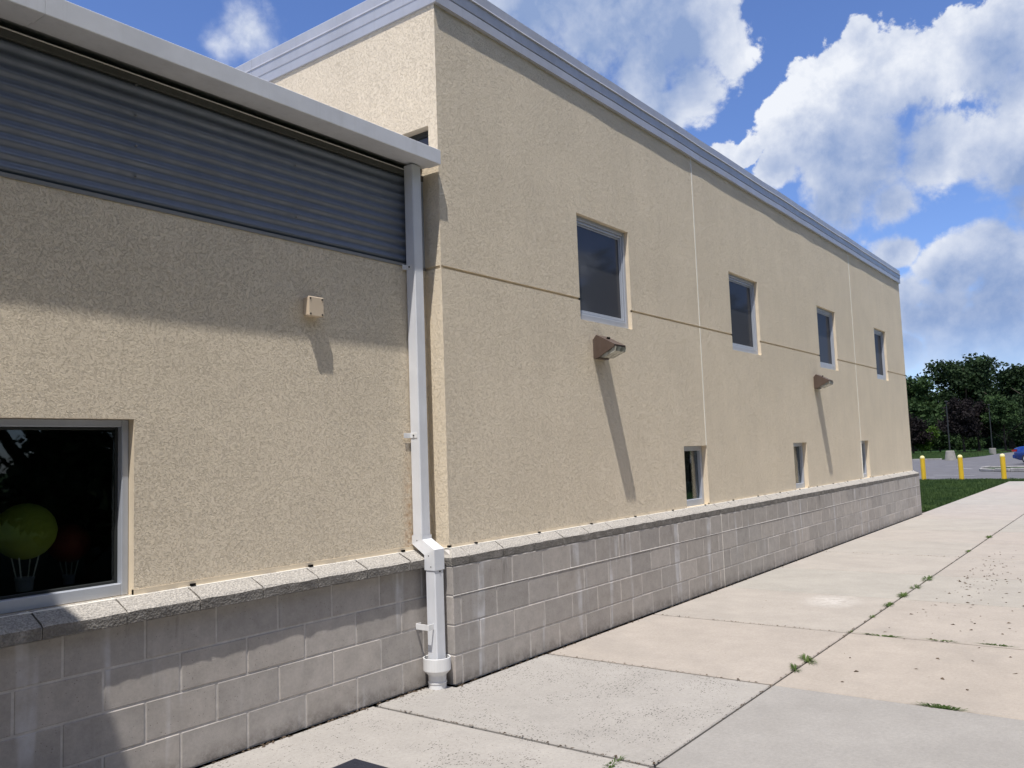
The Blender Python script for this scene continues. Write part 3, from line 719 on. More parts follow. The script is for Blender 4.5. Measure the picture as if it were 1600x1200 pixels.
for row in range(4):
    f = -0.335 if row % 2 == 0 else -0.528
    js = [-0.004]; x = f
    if row % 2: js.append(-0.125)
    while x > XL0+0.1: js.append(x); x -= U
    js.append(XL0); block_run(low, js[::-1], YLB, row, 0.12)
ledge_run(low, [XL0] + [-0.278-U*0.983*k for k in range(8, -1, -1)] + [-0.008], YLB, 0.050, 0.082)
m = MB(); m.prism([(YLB+a, b+4*C+.004) for a, b in [(0.10, 0.103), (0.068, 0.103), (-0.028, 0.060), (-0.041, 0.049), (-0.039, 0.004), (0.10, 0.004)]], 0, XL0+.01, -0.012); m.build('mortar_joint', M_MORTAR, low)
# window
y = YLW+0.078
m = MB(); frame_ring(m, WX0+.002, WX1-.002, WZ0+.006, WZ1-.002, 0.036, y-0.028, y+0.05, 0.060); lw = m.build('window', M_FRAME, low)
m = MB(); frame_ring(m, WX0+.0385, WX1-.0385, WZ0+.067, WZ1-.0385, 0.014, y+0.012, y+0.045, None, 0.002); m.build('glazing_bead', M_POLE, lw)
m = MB(); m.box(WX0+.053, WX1-.053, y+0.020, y+0.026, WZ0+.0815, WZ1-.053); m.build('pane', M_GLASS, lw)
# corrugated band: sine sheet in overlapping panels, trims and screws
PZ0, PZ1 = 2.995, 3.700
def corr(x0, x1, dy):
    mm = MB(); n = 150; pz = []
    for i in range(n+1):
        z = PZ0 + (PZ1-PZ0)*i/n; pz.append((YLW+0.012-dy+0.0088*math.cos(2*math.pi*(z-PZ0)/0.0677), z))
    for a, b in zip(pz[:-1], pz[1:]): mm.face([(x0, a[0], a[1]), (x1, a[0], a[1]), (x1, b[0], b[1]), (x0, b[0], b[1])])
    o = mm.build('corrugated_panel', M_CORR, low, smooth=True, recalc=True); return o
corr(-1.66, XR-0.02, 0.0); corr(XL0, -1.63, 0.0012)
m = MB(); m.box(XL0, XR-.001, YLW-0.006, YLW+0.03, 2.976, 2.981, 0.001); m.box(XL0, XR-.001, YLW-0.006, YLW-0.003, 2.981, 2.997); m.build('channel_trim', M_TRIM, low)
m = MB(); m.box(XR-0.024, XR-.001, YLW-0.003, YLW+0.02, 2.998, 3.70, 0.002); m.build('corner_trim', M_FRAME, low)
m = MB()
for xv in (-1.10, -2.165, -3.2):
    for k in range(1, 5): m.tube([(xv, YLW-.008, PZ0+0.0677*(2.5*k-.5)+.01), (xv, YLW+.01, PZ0+0.0677*(2.5*k-.5)+.01)], 0.0048, 6)
struct(m.build('screw', M_TRIM, low), 'stuff')
m = MB(); m.box(XL0, XR-.001, YLW-0.010, YLW+0.02, 3.66, 3.699, 0.001); m.build('head_flashing', M_OLIVE, low)
m = MB(); m.box(XL0, XR-.001, YLW-0.016, YLW+0.02, 3.6995, 3.7035, 0.001); m.build('drip_edge', M_WHITEFLASH, low)
# box gutter: cross-section swept along x
GY = 0.0324; GX1 = 0.040
gp = [(GY+.002, 3.8385), (GY, 3.836), (GY, 3.7325), (GY+.004, 3.7285), (0.150, 3.7285), (0.154, 3.738), (0.222, 3.738), (0.222, 3.752), (0.2615, 3.752), (0.2615, 3.842), (GY+.02, 3.838)]
def gutter(x0, x1, dy=0.0):
    mm = MB(); mm.prism([(a+dy, b) for a, b in gp], 0, x0, x1); return mm.build('gutter', M_GUTTER, low)
gutter(-2.735, GX1); gutter(XL0, -2.7365, 0.0012)
m = MB(); m.box(XL0, XR-.002, 0.2616, YB, 3.76, 3.845); m.build('roof', M_ROOF, low)
m = MB(); m.box(XL0, XR-.01, 2.6, 2.64, 0, 3.7); m.box(XL0, XR-.01, 0.36, 2.6, 0.0, 0.04); m.box(XL0, XR-.01, 0.36, 2.6, 2.7, 2.74); m.box(XL0, XL0+.03, 0.36, 2.6, 0.04, 2.7); m.box(-0.6, -.57, 0.36, 2.6, 0.04, 2.7); m.build('inner_wall', M_INNER, low)

# unseen block added just left of the frame to throw the shade over the left end of the low wing
shade_block = tag(empty('building', (0, 0, 0)), 'unseen projecting cream block added to shade the left end of the low wing', 'building')
EY = -1.20; EX0, EX1 = -9.0, -3.97
m = MB(); m.box(EX0, EX1-.085, EY+.085, YB, 0.94, ZT); m.build('wall', M_STUCCO, shade_block)
m = MB(); m.box(EX0+.006, EX1-.0065, EY+.0065, 0.30, 0, 4*C); m.build('mortar_bed', M_MORTAR, shade_block)
for row in range(4):
    block_run(shade_block, joints(EX0, EX1, EX0+(U if row % 2 else U/2)), EY, row, 0.15)
    for k in range(3): link('block', block_mesh(0.14, C-J, U-J), shade_block, (EX1-0.14, EY+0.16+U*k+(0.0), row*C+J/2))
ledge_run(shade_block, [EX0+U*k for k in range(13)], EY, 0.004)
m = MB(); m.prism([(-0.006, 0.058), (-0.004, 0.0), (0.12, 0.0), (0.12, 0.112), (0.085, 0.110), (0.012, 0.072)], 1, EY, YLB); o = m.build('ledge_stone', M_LEDGE, shade_block); o.location = (EX1, 0, 4*C+.004); o.scale = (-1, 1, 1)
fascia(shade_block, [(EX0, EY+.085), (-6.5, EY+.085), (EX1-.085, EY+.085), (EX1-.085, 2.0), (EX1-.085, YB)])
m = MB(); m.box(EX0+.05, EX1-.14, EY+.14, YB, 5.02, 5.10); m.build('roof', M_ROOF, shade_block)

# ------------------------------------------------------------------ downspout
dn = tag(empty('downspout', (-0.09, 0.2, 0)), 'square white downspout kinked over the ledge in the inside corner of the two wings', 'downspout')
def dpart(name, mb, mt, par=None, smooth=False):
    o = mb.build(name, mt, par or dn, smooth); 
    if par is None: o.location = (0.09, -0.2, 0)
    return o
ux0, ux1, uy0, uy1 = -0.126, -0.034, 0.165, 0.2535
lx0, lx1, ly0, ly1 = -0.140, -0.048, 0.038, 0.1265
m = MB(); m.box(ux0, ux1, uy0, uy1, 1.0, 3.729, 0.006); dpart('upper_pipe', m, M_DOWN)
def hull(secs, mb):
    for a, b in zip(secs[:-1], secs[1:]):
        for i in range(4):
            j = (i+1) % 4; mb.face([a[i], a[j], b[j], b[i]])
m = MB()
e = 0.0045
def ring(x0, x1, a, b, e): return [(x0-e, a[0], a[1]), (x1+e, a[0], a[1]), (x1+e, b[0], b[1]), (x0-e, b[0], b[1])]
hull([ring(ux0, ux1, (uy0-.004, 1.035), (uy1+.004, 1.035), .004), ring(ux0, ux1, (uy0-.004, 1.008), (uy1+.004, 0.975), .004), ring(lx0, lx1, (ly0-.004, 0.943), (ly1+.004, 0.905), .004), ring(lx0, lx1, (ly0-.004, 0.80), (ly1+.004, 0.80), .004)], m)
dpart('elbow', m, M_DOWN)
m = MB(); m.box(lx0, lx1, ly0, ly1, 0.15, 0.83, 0.006); dpart('lower_pipe', m, M_DOWN)
m = MB(); m.lathe([(0.062, -0.02), (0.062, 0.030), (0.066, 0.034), (0.066, 0.044), (0.061, 0.046), (0.063, 0.088), (0.092, 0.118), (0.096, 0.122), (0.096, 0.205), (0.093, 0.2075), (0.088, 0.205), (0.088, 0.13), (0.02, 0.12)], -0.094, 0.083, 32); dpart('boot', m, M_PVC, None, False)
for z, xx, yy in ((2.965, -0.168, 0.255), (1.742, -0.196, 0.258),):
    m = MB(); m.box(xx, ux0-0.001, 0.246, 0.2505, z-.018, z+.018, 0.001); m.box(ux0-.004, ux0-.0008, uy0+.02, 0.25, z-.018, z+.018, 0.001)
    st = dpart('strap', m, M_PVC)
    m = MB(); m.tube([(ux0-.009, uy0+.05, z), (ux0-.002, uy0+.05, z)], 0.006, 8); m.build('screw', M_POLE, st)
m = MB(); m.box(lx0-.055, lx0-.0008, 0.060, 0.064, 0.40, 0.440, 0.001); m.box(lx0-.055, lx0-.051, 0.064, 0.176, 0.40, 0.440, 0.001); m.box(lx0-.055, lx0-.004, 0.176, 0.1795, 0.40, 0.440, 0.001)
dpart('strap', m, M_PVC)
m = MB()
for (px, py, pz) in ((-0.125-.0055, 0.21, 1.0), (-0.140-.0055, 0.09, 0.90), (-0.140-.0055, 0.07, 0.825)): m.tube([(px, py, pz), (px+.006, py, pz)], 0.0045, 6)
m.tube([(-0.09, ly0-.006, 0.79), (-0.09, ly0+.002, 0.79)], 0.0055, 6)
dpart('screw', m, M_POLE)

# ------------------------------------------------------------------ wall lamps and junction box
def lamp(loc, label):
    L = tag(empty('wall_lamp', loc), label, 'wall lamp', 'bronze wall lamps on the tall stucco wall')
    w = 0.205
    m = MB(); m.prism([(0.0, -0.105), (0.0, 0.075), (-0.040, 0.118), (-0.232, 0.012), (-0.228, -0.006), (-0.055, -0.095)], 0, 0, 0.012)
    m.prism([(0.0, -0.105), (0.0, 0.075), (-0.040, 0.118), (-0.232, 0.012), (-0.228, -0.006), (-0.055, -0.095)], 0, w-.012, w)
    m.prism([(0.0, 0.0745), (-0.040, 0.1175), (-0.232, 0.0115), (-0.230, -0.0015), (-0.040, 0.104), (0.0, 0.062)], 0, 0.0122, w-.0122)
    m.box(0.0122, w-.0122, -0.012, 0.0, -0.1045, 0.062); m.box(0.0122, w-.0122, -0.055, -0.012, -0.105, -0.094)
    m.build('housing', M_BRONZE, L)
    m = MB(); m.prism([(-0.050, -0.093), (-0.100, -0.098), (-0.232, -0.050), (-0.242, -0.008), (-0.226, -0.004), (-0.034, 0.095)], 0, 0.0125, w-.0125); m.build('lens', M_LENS, L)
    m = MB(); m.box(w/2-.028, w/2+.028, -0.004, 0.004, -0.010, 0.010, 0.003); o = m.build('photocell', M_DARK, L); o.location = (0, -0.110, 0.088); o.rotation_euler = (math.radians(29), 0, 0)
    return L
l1 = lamp((2.178, YS, 2.548), 'bronze wall lamp under the nearest square window, casting a long slanting shadow')
l2 = copy_tree(l1); l2.location = (8.700, YS, 2.540); l2['label'] = 'bronze wall lamp further away, left of the third square window, above the blocks'
jb = tag(empty('junction_box', (-1.06, YLW, 2.575)), 'small square tan junction box on the stucco left of the downspout', 'junction box')
m = MB(); m.box(0, 0.118, -0.050, 0.0, -0.070, 0.052, 0.006); m.build('case', M_BOX, jb)
m = MB(); m.box(-0.002, 0.120, -0.060, -0.0505, -0.072, 0.054, 0.004); m.build('lid', M_BOX, jb)
m = MB()
for a in (0.012, 0.106):
    for b in (-0.058, 0.040): m.tube([(a, -0.0625, b), (a, -0.059, b)], 0.006, 8)
m.build('screw', M_POLE, jb)

# ------------------------------------------------------------------ hanging balloon lanterns inside the left window
def balloon(loc, r, mt, label):
    B = tag(empty('paper_lantern', loc), label, 'paper lantern')
    m = MB(); prof = []
    for i in range(15):
        th = math.pi*i/14; prof.append((max(0.004, r*math.sin(th)*(1+0.012*(i % 2))), r*0.98*math.cos(th)))
    m.lathe(prof, 0, 0, 28); m.build('globe', mt, B, smooth=True)
    m = MB()
    for k in range(4):
        a = math.pi/4+k*math.pi/2; m.tube([(0.45*r*math.cos(a), 0.45*r*math.sin(a), -0.86*r), (0.27*r*math.cos(a), 0.27*r*math.sin(a), -1.62*r)], 0.0035, 5)
    m.build('string', M_STRING, B)
    m = MB(); m.lathe([(0.26*r, -2.05*r), (0.30*r, -1.60*r), (0.32*r, -1.58*r), (0.32*r, -1.66*r), (0.29*r, -1.68*r)], 0, 0, 14); m.build('basket', M_BASKET, B)
    return B
balloon((-2.582, 0.54, 1.286), 0.142, M_LANTERN, 'green paper globe lantern with a small basket behind the left window')
balloon((-2.285, 0.72, 1.19), 0.105, M_LANTERN_RED, 'dim red paper globe lantern behind the left window pane')

# ------------------------------------------------------------------ mat at the bottom edge
m = MB(); m.box(-2.30, -1.365, -1.45, -0.485, 0.001, 0.016, 0.006)
mt_ = tag(m.build('floor_mat', M_MAT), 'flat navy rubber mat lying on the speckled slab at the bottom edge', 'mat')
m = MB(); m.box(-2.24, -1.425, -1.39, -0.545, 0.0165, 0.019, 0.001); m.build('ribbed_top', M_MAT, mt_)

# ------------------------------------------------------------------ weeds, chips, crumbs
def weed_mesh(seed, n, rad, h):
    rr = random.Random(seed); mm = MB()
    for k in range(n):
        a = rr.uniform(0, 2*math.pi); r0_ = rr.uniform(0, rad*0.35); L_ = rad*rr.uniform(0.5, 1.15); w = rr.uniform(.0014, .0034)
        hh = h*rr.uniform(0.35, 1.0); ca, sa = math.cos(a), math.sin(a); bx, by = r0_*ca*2.2, r0_*sa*0.6
        p0 = Vector((bx, by, -0.01)); p1 = Vector((bx+ca*L_*0.5, by+sa*L_*0.5, hh)); p2 = Vector((bx+ca*L_, by+sa*L_, hh*0.55)); s_ = Vector((-sa, ca, 0))*w
        mm.face([p0-s_*.6, p0+s_*.6, p1+s_, p1-s_]); mm.face([p1-s_, p1+s_, p2])
    return mm.mesh('weed', M_WEED, recalc=False)
WM = [weed_mesh(3+i, (40, 70, 95, 55)[i], (0.050, 0.058, 0.064, 0.070)[i], (0.020, 0.028, 0.034, 0.022)[i]) for i in range(4)]
WEEDS = [((-0.70, -1.66), 1.0, 0, 'weed tuft in the cross joint at the bottom edge of the pavement', (1.6, .8)),
 ((1.53, YL), 1.1, 0.5, 'nearest bright weed tuft in the long pavement joint', (1.2, .9)), ((1.80, YL), 1.2, 0.6, 'second weed tuft along the long pavement joint, beside the nearest one', (1.3, .9)),
 ((2.93, YL), 0.5, 0, 'tiny weed where a cross joint meets the long pavement joint', (1, 1)), ((3.62, YL), 0.9, 0, 'small weed tuft just past the cross joint, on the long joint', (1, 1)),
 ((4.24, YL), 1.25, 0, 'weed tuft on the long joint, first of the close-set four', (1, 1)), ((4.82, YL), 1.3, 0, 'weed tuft on the long joint beside the white stain', (1.1, 1)),
 ((5.42, YL), 1.3, 0, 'weed tuft on the long joint, third of the close-set four', (1.1, 1)), ((6.02, YL), 1.9, 0, 'widest weed tuft, farthest of the close-set four on the long joint', (1.5, 1)),
 ((8.80, YL), 1.0, 0, 'lone small weed far along the long joint', (1.2, 1)), ((10.75, YL), 1.2, 0, 'farthest weed tuft visible along the long joint', (1.3, 1)),
 ((2.88, -2.10), 0.85, 1.57, 'low weed strip in the cross joint right of the long joint', (2.2, .6)), ((2.90, -2.55), 0.8, 1.57, 'middle low weed in the cross joint on the right slabs', (2.4, .6)), ((2.92, -2.92), 0.7, 1.57, 'low weed in the cross joint, nearest the right edge of the picture', (2.2, .6)),
 ((1.08, -2.86), 0.85, 1.57, 'low weed between the grey slab and the tan slab', (2.0, .6))]
for i, ((x, y), s_, rz, lab, sc) in enumerate(WEEDS):
    o = link('weed', WM[i % 4], None, (x, y, -0.004)); o.rotation_euler = (0, 0, rz); s_ *= 0.78; o.scale = (s_*sc[0]*1.45, s_*sc[1], s_)
    tag(o, lab, 'weed', 'weeds growing in the pavement joints')
def chips(n, fn, name, smin, smax, mt):
    mm = MB()
    for k in range(n):
        x, y = fn(); L_ = random.uniform(smin, smax); w = L_*random.uniform(.25, .6); a = random.uniform(0, math.pi); h = w*random.uniform(.3, .7)
        ca, sa = math.cos(a), math.sin(a)
        P = [(x+ca*L_/2, y+sa*L_/2, 0.001), (x-sa*w/2, y+ca*w/2, 0.001), (x-ca*L_/2, y-sa*L_/2, 0.001), (x+sa*w/2, y-ca*w/2, 0.001)]
        T = (x+random.uniform(-.2, .2)*L_, y+random.uniform(-.2, .2)*L_, h)
        for i in range(4): mm.face([P[i], P[(i+1) % 4], T])
    return struct(mm.build(name, mt, None, recalc=False), 'stuff')
def right_chip():
    if random.random() < 0.55: return random.gauss(6.0, 1.3), -2.15-abs(random.gauss(0, .35))
    return random.uniform(1.3, 9.5), random.uniform(-3.6, -1.95)
chips(230, right_chip, 'mulch_chips', .012, .045, M_CHIP)
def foot_chip():
    if random.random() < 0.35: return random.uniform(-2.2, 0), 0.165-abs(random.gauss(0, .014))
    return random.uniform(0, 9), -0.016-abs(random.gauss(0, .016))
chips(420, foot_chip, 'dirt_crumbs', .008, .03, M_CHIP)
def joint_chip():
    k = random.random()
    if k < 0.45: return random.uniform(-0.6, 12), YL-.002+random.gauss(0, .007)
    j = random.choice((-0.612, 1.078, 2.872, 8.14)); return j+random.gauss(0, .009), random.uniform(YL, -0.05)
chips(420, joint_chip, 'dirt_crumbs', .008, .028, M_CHIP)
def scatter_chip(): return random.uniform(-1.9, 4.0), random.uniform(-1.8, -0.1)
chips(60, scatter_chip, 'leaf_bits', .005, .016, M_CHIP)

# ------------------------------------------------------------------ grass blades on the near lawn
def blades(n, x0, x1, y0, y1, hmin, hmax, name):
    x = RNG.uniform(x0, x1, n); y = RNG.uniform(y0, y1, n); a = RNG.uniform(0, 2*np.pi, n); h = RNG.uniform(hmin, hmax, n)*(0.75+0.5*np.sin(x*2.1+np.cos(y*3.0))**2); w = RNG.uniform(.006, .014, n); l = h*RNG.uniform(-.7, .7, n)
    v = np.empty((n, 3, 3)); v[:, 0] = np.stack([x-np.cos(a)*w, y-np.sin(a)*w, np.full(n, -.02)], 1); v[:, 1] = np.stack([x+np.cos(a)*w, y+np.sin(a)*w, np.full(n, -.02)], 1); v[:, 2] = np.stack([x-np.sin(a)*l, y+np.cos(a)*l, h-.012], 1)
    f = np.arange(n*3).reshape(n, 3).tolist(); o = np_mesh(name, v.reshape(-1, 3), f, M_BLADE); return struct(o, 'stuff')
blades(70000, 16.38, 31.8, 0.06, 4.6, .035, .085, 'grass')
blades(9000, 30.1, 31.8, -4.0, 0.06, .03, .06, 'grass')
blades(30000, 70.2, 104, 7.9, 20, .08, .22, 'grass')

# ------------------------------------------------------------------ bollards
b0 = None
for (x, y, lab) in ((32.0-.35, 3.13, 'yellow steel bollard nearest the building corner'), (31.65, 1.80, 'middle yellow steel bollard of the three at the lawn edge'), (31.5, 0.36, 'right-hand yellow bollard where the pavement ends')):
    if b0 is None:
        b0 = empty('bollard')
        m = MB(); m.lathe([(0.088, -0.05), (0.088, 0.86)], 0, 0, 20); m.build('post', M_YELLOW, b0, smooth=True)
        m = MB(); m.lathe([(0.0885, 0.855), (0.0885, 0.88), (0.080, 0.915), (0.055, 0.945), (0.02, 0.958), (0.001, 0.96)], 0, 0, 20); m.build('cap', M_YTOP_LIT, b0, smooth=True)
        o = b0
    else: o = copy_tree(b0)
    o.location = (x, y, 0.0); tag(o, lab, 'bollard', 'yellow bollards along the lawn edge')

# ------------------------------------------------------------------ traffic island
isl = tag(empty('traffic_island', (42.4, 3.0, -0.06)), 'kerbed traffic island with rough pale stones and a grassy middle', 'traffic island')
path = [(43.2, 2.75), (42.2, 2.55), (41.5, 1.9), (40.9, 1.2), (40.6, 0.2), (40.4, -1.0), (40.3, -2.4), (40.3, -4.0), (40.3, -6.0)]
back = [(43.6, 2.75), (44.4, 2.5), (44.7, 1.8), (44.8, 0.2), (44.9, -6.0)]
def kerbstones(pts):
    for a, b in zip(pts[:-1], pts[1:]):
        A = Vector((*a, 0)); B = Vector((*b, 0)); n = max(1, round((B-A).length/0.9))
        for k in range(n):
            p = A+(B-A)*(k+.5)/n; L_ = (B-A).length/n-.02
            mm = MB(); mm.box(-L_/2, L_/2, -.075, .075, 0, random.uniform(.13, .19), 0.025); o = mm.build('kerb_stone', M_KERB, isl)
            o.location = p - Vector((42.4, 3.0, 0)); o.rotation_euler = (0, random.uniform(-.02, .02), math.atan2(B.y-A.y, B.x-A.x))
kerbstones(path); kerbstones(back)
m = MB(); m.prism([(x-42.4, y-3.0) for x, y in ([(43.2, 2.65)] + [(a+.12, b-.05) for a, b in path[1:]] + [(a-.12, b-.05) for a, b in back[::-1]][:-1])], 2, 0.0, 0.10); m.build('island_grass', M_GRASSG, isl)

# ------------------------------------------------------------------ lamp posts with concrete bases
def post(loc, base, h, label):
    P = tag(empty('lamp_post', loc), label, 'lamp post')
    m = MB(); m.lathe(base, 0, 0, 20); m.build('concrete_base', M_CONC, P)
    zt = base[-2][1]
    m = MB(); m.tube([(0, 0, zt-.01), (0, 0, h)], [0.050, 0.036], 10); m.build('pole', M_POLE, P)
    m = MB(); m.box(-.16, .16, -.10, .10, h, h+.09, .02); m.build('lamp_head', M_POLE, P)
    return P
post((67.3, 8.12, -0.06), [(0.42, 0), (0.30, 0.70), (0.26, 0.74), (0.001, 0.745)], 4.5, 'dark lamp post on a flared concrete base near the lawn edge')
post((88.4, 7.95, -0.06), [(0.30, 0), (0.30, 0.58), (0.28, 0.60), (0.001, 0.605)], 4.8, 'dark lamp post on a straight pale concrete drum farther off')

# ------------------------------------------------------------------ cars
def car(loc, rz, paint, label):
    K = tag(empty('car', loc, rz), label, 'car')
    # local x: 0 = rear, 4.5 = front, y across
    st = [(0.00, .60, .42, .62, .74, .80), (0.06, .74, .34, .60, .86, .95), (0.35, .84, .26, .58, .95, 1.03), (0.75, .87, .22, .56, .97, 1.10), (1.25, .88, .20, .56, .97, 1.36), (1.70, .88, .20, .56, .96, 1.44), (2.40, .88, .20, .56, .95, 1.45), (2.90, .88, .20, .56, .94, 1.33), (3.40, .87, .20, .56, .92, 1.00), (3.90, .85, .22, .56, .86, .90), (4.30, .76, .26, .56, .76, .80), (4.48, .60, .36, .56, .66, .68)]
    m = MB(); secs = []
    for (x, w, zb, zm, zl, zr) in st:
        rw = w*0.74 if zr-zl > .15 else w*0.86
        h = [(w*.88, zb), (w, zm), (w*.97, zl), (rw, zl+(zr-zl)*.92), (rw*.55, zr)]
        secs.append([(x, -a, b) for a, b in h] + [(x, a, b) for a, b in reversed(h)])
    n = len(secs[0])
    for s_ in secs: m.v += s_
    for i in range(len(secs)-1):
        for k in range(n):
            k2 = (k+1) % n; m.f.append((i*n+k, i*n+k2, (i+1)*n+k2, (i+1)*n+k)); m.mi.append(0)
    m.f.append(tuple(range(n))); m.mi.append(0); m.f.append(tuple(reversed(range((len(secs)-1)*n, len(secs)*n)))); m.mi.append(0)
    m.build('body', paint, K, smooth=True)
    for s_ in (-1, 1):
        m = MB(); w = .875
        m.prism([(1.02, 1.005), (1.42, 1.325), (1.78, 1.385), (1.98, 1.39), (1.98, 0.99)], 1, s_*.80, s_*.70); m.prism([(2.04, 0.985), (2.04, 1.39), (2.42, 1.385), (2.82, 1.27), (3.12, 0.985)], 1, s_*.80, s_*.70)
        g = m.build('side_window', M_CARGLASS, K)
        m = MB(); m.box(-0.01, 0.26, s_*.62, s_*.80, .78, .90, .02); m.build('tail_lamp', M_TAIL, K)
    m = MB(); m.prism([(0.72, 1.12), (1.16, 1.355), (1.14, 1.375), (0.70, 1.14)], 1, -.58, .58); m.build('rear_window', M_CARGLASS, K)
    m = MB(); m.prism([(2.95, 1.345), (3.42, 1.035), (3.40, 1.02), (2.93, 1.33)], 1, -.58, .58); m.build('windscreen', M_CARGLASS, K)
    m = MB(); m.box(-.06, .16, -.72, .72, .36, .58, .04); m.build('bumper', paint, K)
    for x in (0.85, 3.55):
        for s_ in (-1, 1):
            m = MB(); m.tube([(x, s_*.60, .325), (x, s_*.875, .325), (x, s_*.895, .325)], [.325, .325, .30], 24); t_ = m.build('wheel', M_TYRE, K)
            m = MB()
            for q in range(5):
                a = q*2*math.pi/5+.3; b = a+.55
                m.face([(x+.05*math.cos(a-.3), s_*.902, .325+.05*math.sin(a-.3)), (x+.215*math.cos(a), s_*.899, .325+.215*math.sin(a)), (x+.215*math.cos(b), s_*.899, .325+.215*math.sin(b)), (x+.05*math.cos(b+.3), s_*.902, .325+.05*math.sin(b+.3))])
            n0 = 24
            for q in range(n0):
                a = q*2*math.pi/n0; b = (q+1)*2*math.pi/n0
                m.face([(x+r*math.cos(t), s_*.900, .325+r*math.sin(t)) for r, t in ((.200, a), (.235, a), (.235, b), (.200, b))])
            m.build('rim', M_RIM, t_, recalc=False)
    return K
car((53.6, 2.15, -0.06), math.atan2(-0.995, -0.30), M_BLUE, 'bright blue sedan parked past the traffic island, rear towards the building')
car((150.0, 16.9, -0.02), math.radians(60), M_NAVY, 'dark car far off in the shade under the trees')

# ------------------------------------------------------------------ trees
def crown_mesh(name, lobes, n, size, mt, seed, flat=0.75):
    rg = np.random.default_rng(seed)
    lob = np.array(lobes); wts = lob[:, 3]**2; wts = wts/wts.sum()
    idx = rg.choice(len(lob), n, p=wts)
    d = rg.normal(size=(n, 3)); d /= np.linalg.norm(d, axis=1)[:, None]
    r = lob[idx, 3]*(rg.uniform(0, 1, n)**0.30)*(1+0.14*rg.normal(size=n).clip(-1.5, 1.5))
    c = lob[idx, :3] + d*r[:, None]*np.array([1, 1, flat])
    # clump the leaves: pull each towards one of many twig centres
    nt = max(20, n//14); tw = c[rg.choice(n, nt)]
    assign = rg.integers(0, nt, n); spread = size*1.5
    c = tw[assign] + rg.normal(size=(n, 3))*spread*np.array([1, 1, .55])
    nrm = d + rg.normal(size=(n, 3))*0.65 + np.array([0, 0, 0.5]); nrm /= np.linalg.norm(nrm, axis=1)[:, None]
    t = np.cross(nrm, rg.normal(size=(n, 3))); t /= np.linalg.norm(t, axis=1)[:, None]; b = np.cross(nrm, t)
    s1 = (size*rg.uniform(.5, 1.15, n))[:, None]; s2 = s1*rg.uniform(.45, .8, n)[:, None]
    v = np.empty((n, 4, 3)); v[:, 0] = c-t*s1; v[:, 1] = c-b*s2+nrm*s1*.15; v[:, 2] = c+t*s1; v[:, 3] = c+b*s2+nrm*s1*.15
    me = bpy.data.meshes.new(name); me.from_pydata(v.reshape(-1, 3).tolist(), [], np.arange(n*4).reshape(n, 4).tolist()); me.materials.append(mt); me.update()
    return me
def lobes_dome(rg, h0, h1, rad, k):
    out = [(0, 0, (h0+h1)/2, rad*.62)]
    for i in range(k):
        a = rg.uniform(0, 2*math.pi); f = rg.random(); z = h0+(h1-h0)*(0.15+0.75*f); rr = rad*(0.85 if f < .6 else 0.55)*rg.uniform(.45, .85)
        out.append((rr*math.cos(a), rr*math.sin(a), z, rad*rg.uniform(.24, .40)))
    return out
def limbs(m, h0, h1, rad, tr, rg):
    m.tube([(0, 0, -.2), (tr*.3, 0, h0*.5), (0, tr*.4, h0), (tr*.5, 0, (h0+h1)/2), (0, 0, h1*.92)], [tr*1.25, tr, tr*.85, tr*.5, tr*.12], 8)
    for i in range(7):
        a = i*2.4+rg.uniform(-.4, .4); z = h0*(.8)+(h1-h0)*.08*i; L_ = rad*rg.uniform(.55, .85)
        m.tube([(0, 0, z), (math.cos(a)*L_*.5, math.sin(a)*L_*.5, z+L_*.35), (math.cos(a)*L_, math.sin(a)*L_, z+L_*.8)], [tr*.45, tr*.28, tr*.08], 6)
def tree(name, loc, h0, h1, rad, k, n, size, mt, seed, tr, label, group=None, mulch=0.0, cat='tree'):
    rg = random.Random(seed)
    T = tag(empty(name, loc), label, cat, group)
    m = MB(); limbs(m, h0, h1, rad, tr, rg); m.build('trunk', M_BARK, T, smooth=True)
    link('crown', crown_mesh('crown', lobes_dome(rg, h0, h1, rad, k), n, size, mt, seed), T)
    if mulch:
        m = MB(); m.lathe([(mulch, -.03), (mulch*.7, .09), (0.3, .16), (.001, .17)], 0, 0, 16); m.build('mulch_ring', M_MULCH, T)
    return T
tree('oak_tree', (132, 16.4, 0), 2.0, 12.9, 7.2, 30, 13000, .32, M_LEAF_D, 21, .45, 'largest dark domed tree standing behind the purple trees', mulch=0)
tree('oak_tree', (128, 23.0, 0), 1.2, 10.8, 5.6, 22, 9500, .32, M_LEAF_M, 22, .38, 'broad green tree rising beside the far corner of the building')
tree('oak_tree', (125, 10.3, 0), 1.4, 10.6, 5.0, 22, 9500, .32, M_LEAF_D, 23, .38, 'dark tall tree behind the loose green tree, right of the big dome')
tree('oak_tree', (118, 5.4, 0), 1.0, 9.3, 4.6, 20, 8500, .30, M_LEAF_D, 24, .35, 'dark tree at the right edge above the blue car')
tree('plum_tree', (99.5, 12.1, 0), 1.5, 5.9, 2.5, 16, 5200, .17, M_LEAF_P, 31, .13, 'purple-leaved tree nearest the flared lamp post', 'purple trees on the far lawn', 1.0)
tree('plum_tree', (103.0, 11.1, 0), 1.6, 5.6, 2.4, 16, 5000, .17, M_LEAF_P, 32, .13, 'purple-leaved tree right of the first one, beside the loose green tree', 'purple trees on the far lawn', 1.0)
tree('plum_tree', (101.0, 17.6, 0), 0.8, 5.2, 2.3, 14, 4800, .17, M_LEAF_P, 33, .13, 'purple-leaved tree partly hidden by the building corner', 'purple trees on the far lawn')
tree('linden_tree', (101.5, 8.35, 0), 1.1, 6.6, 2.5, 18, 4200, .17, M_LEAF_M, 41, .12, 'loose green tree with drooping layers behind the straight lamp post', mulch=1.1)
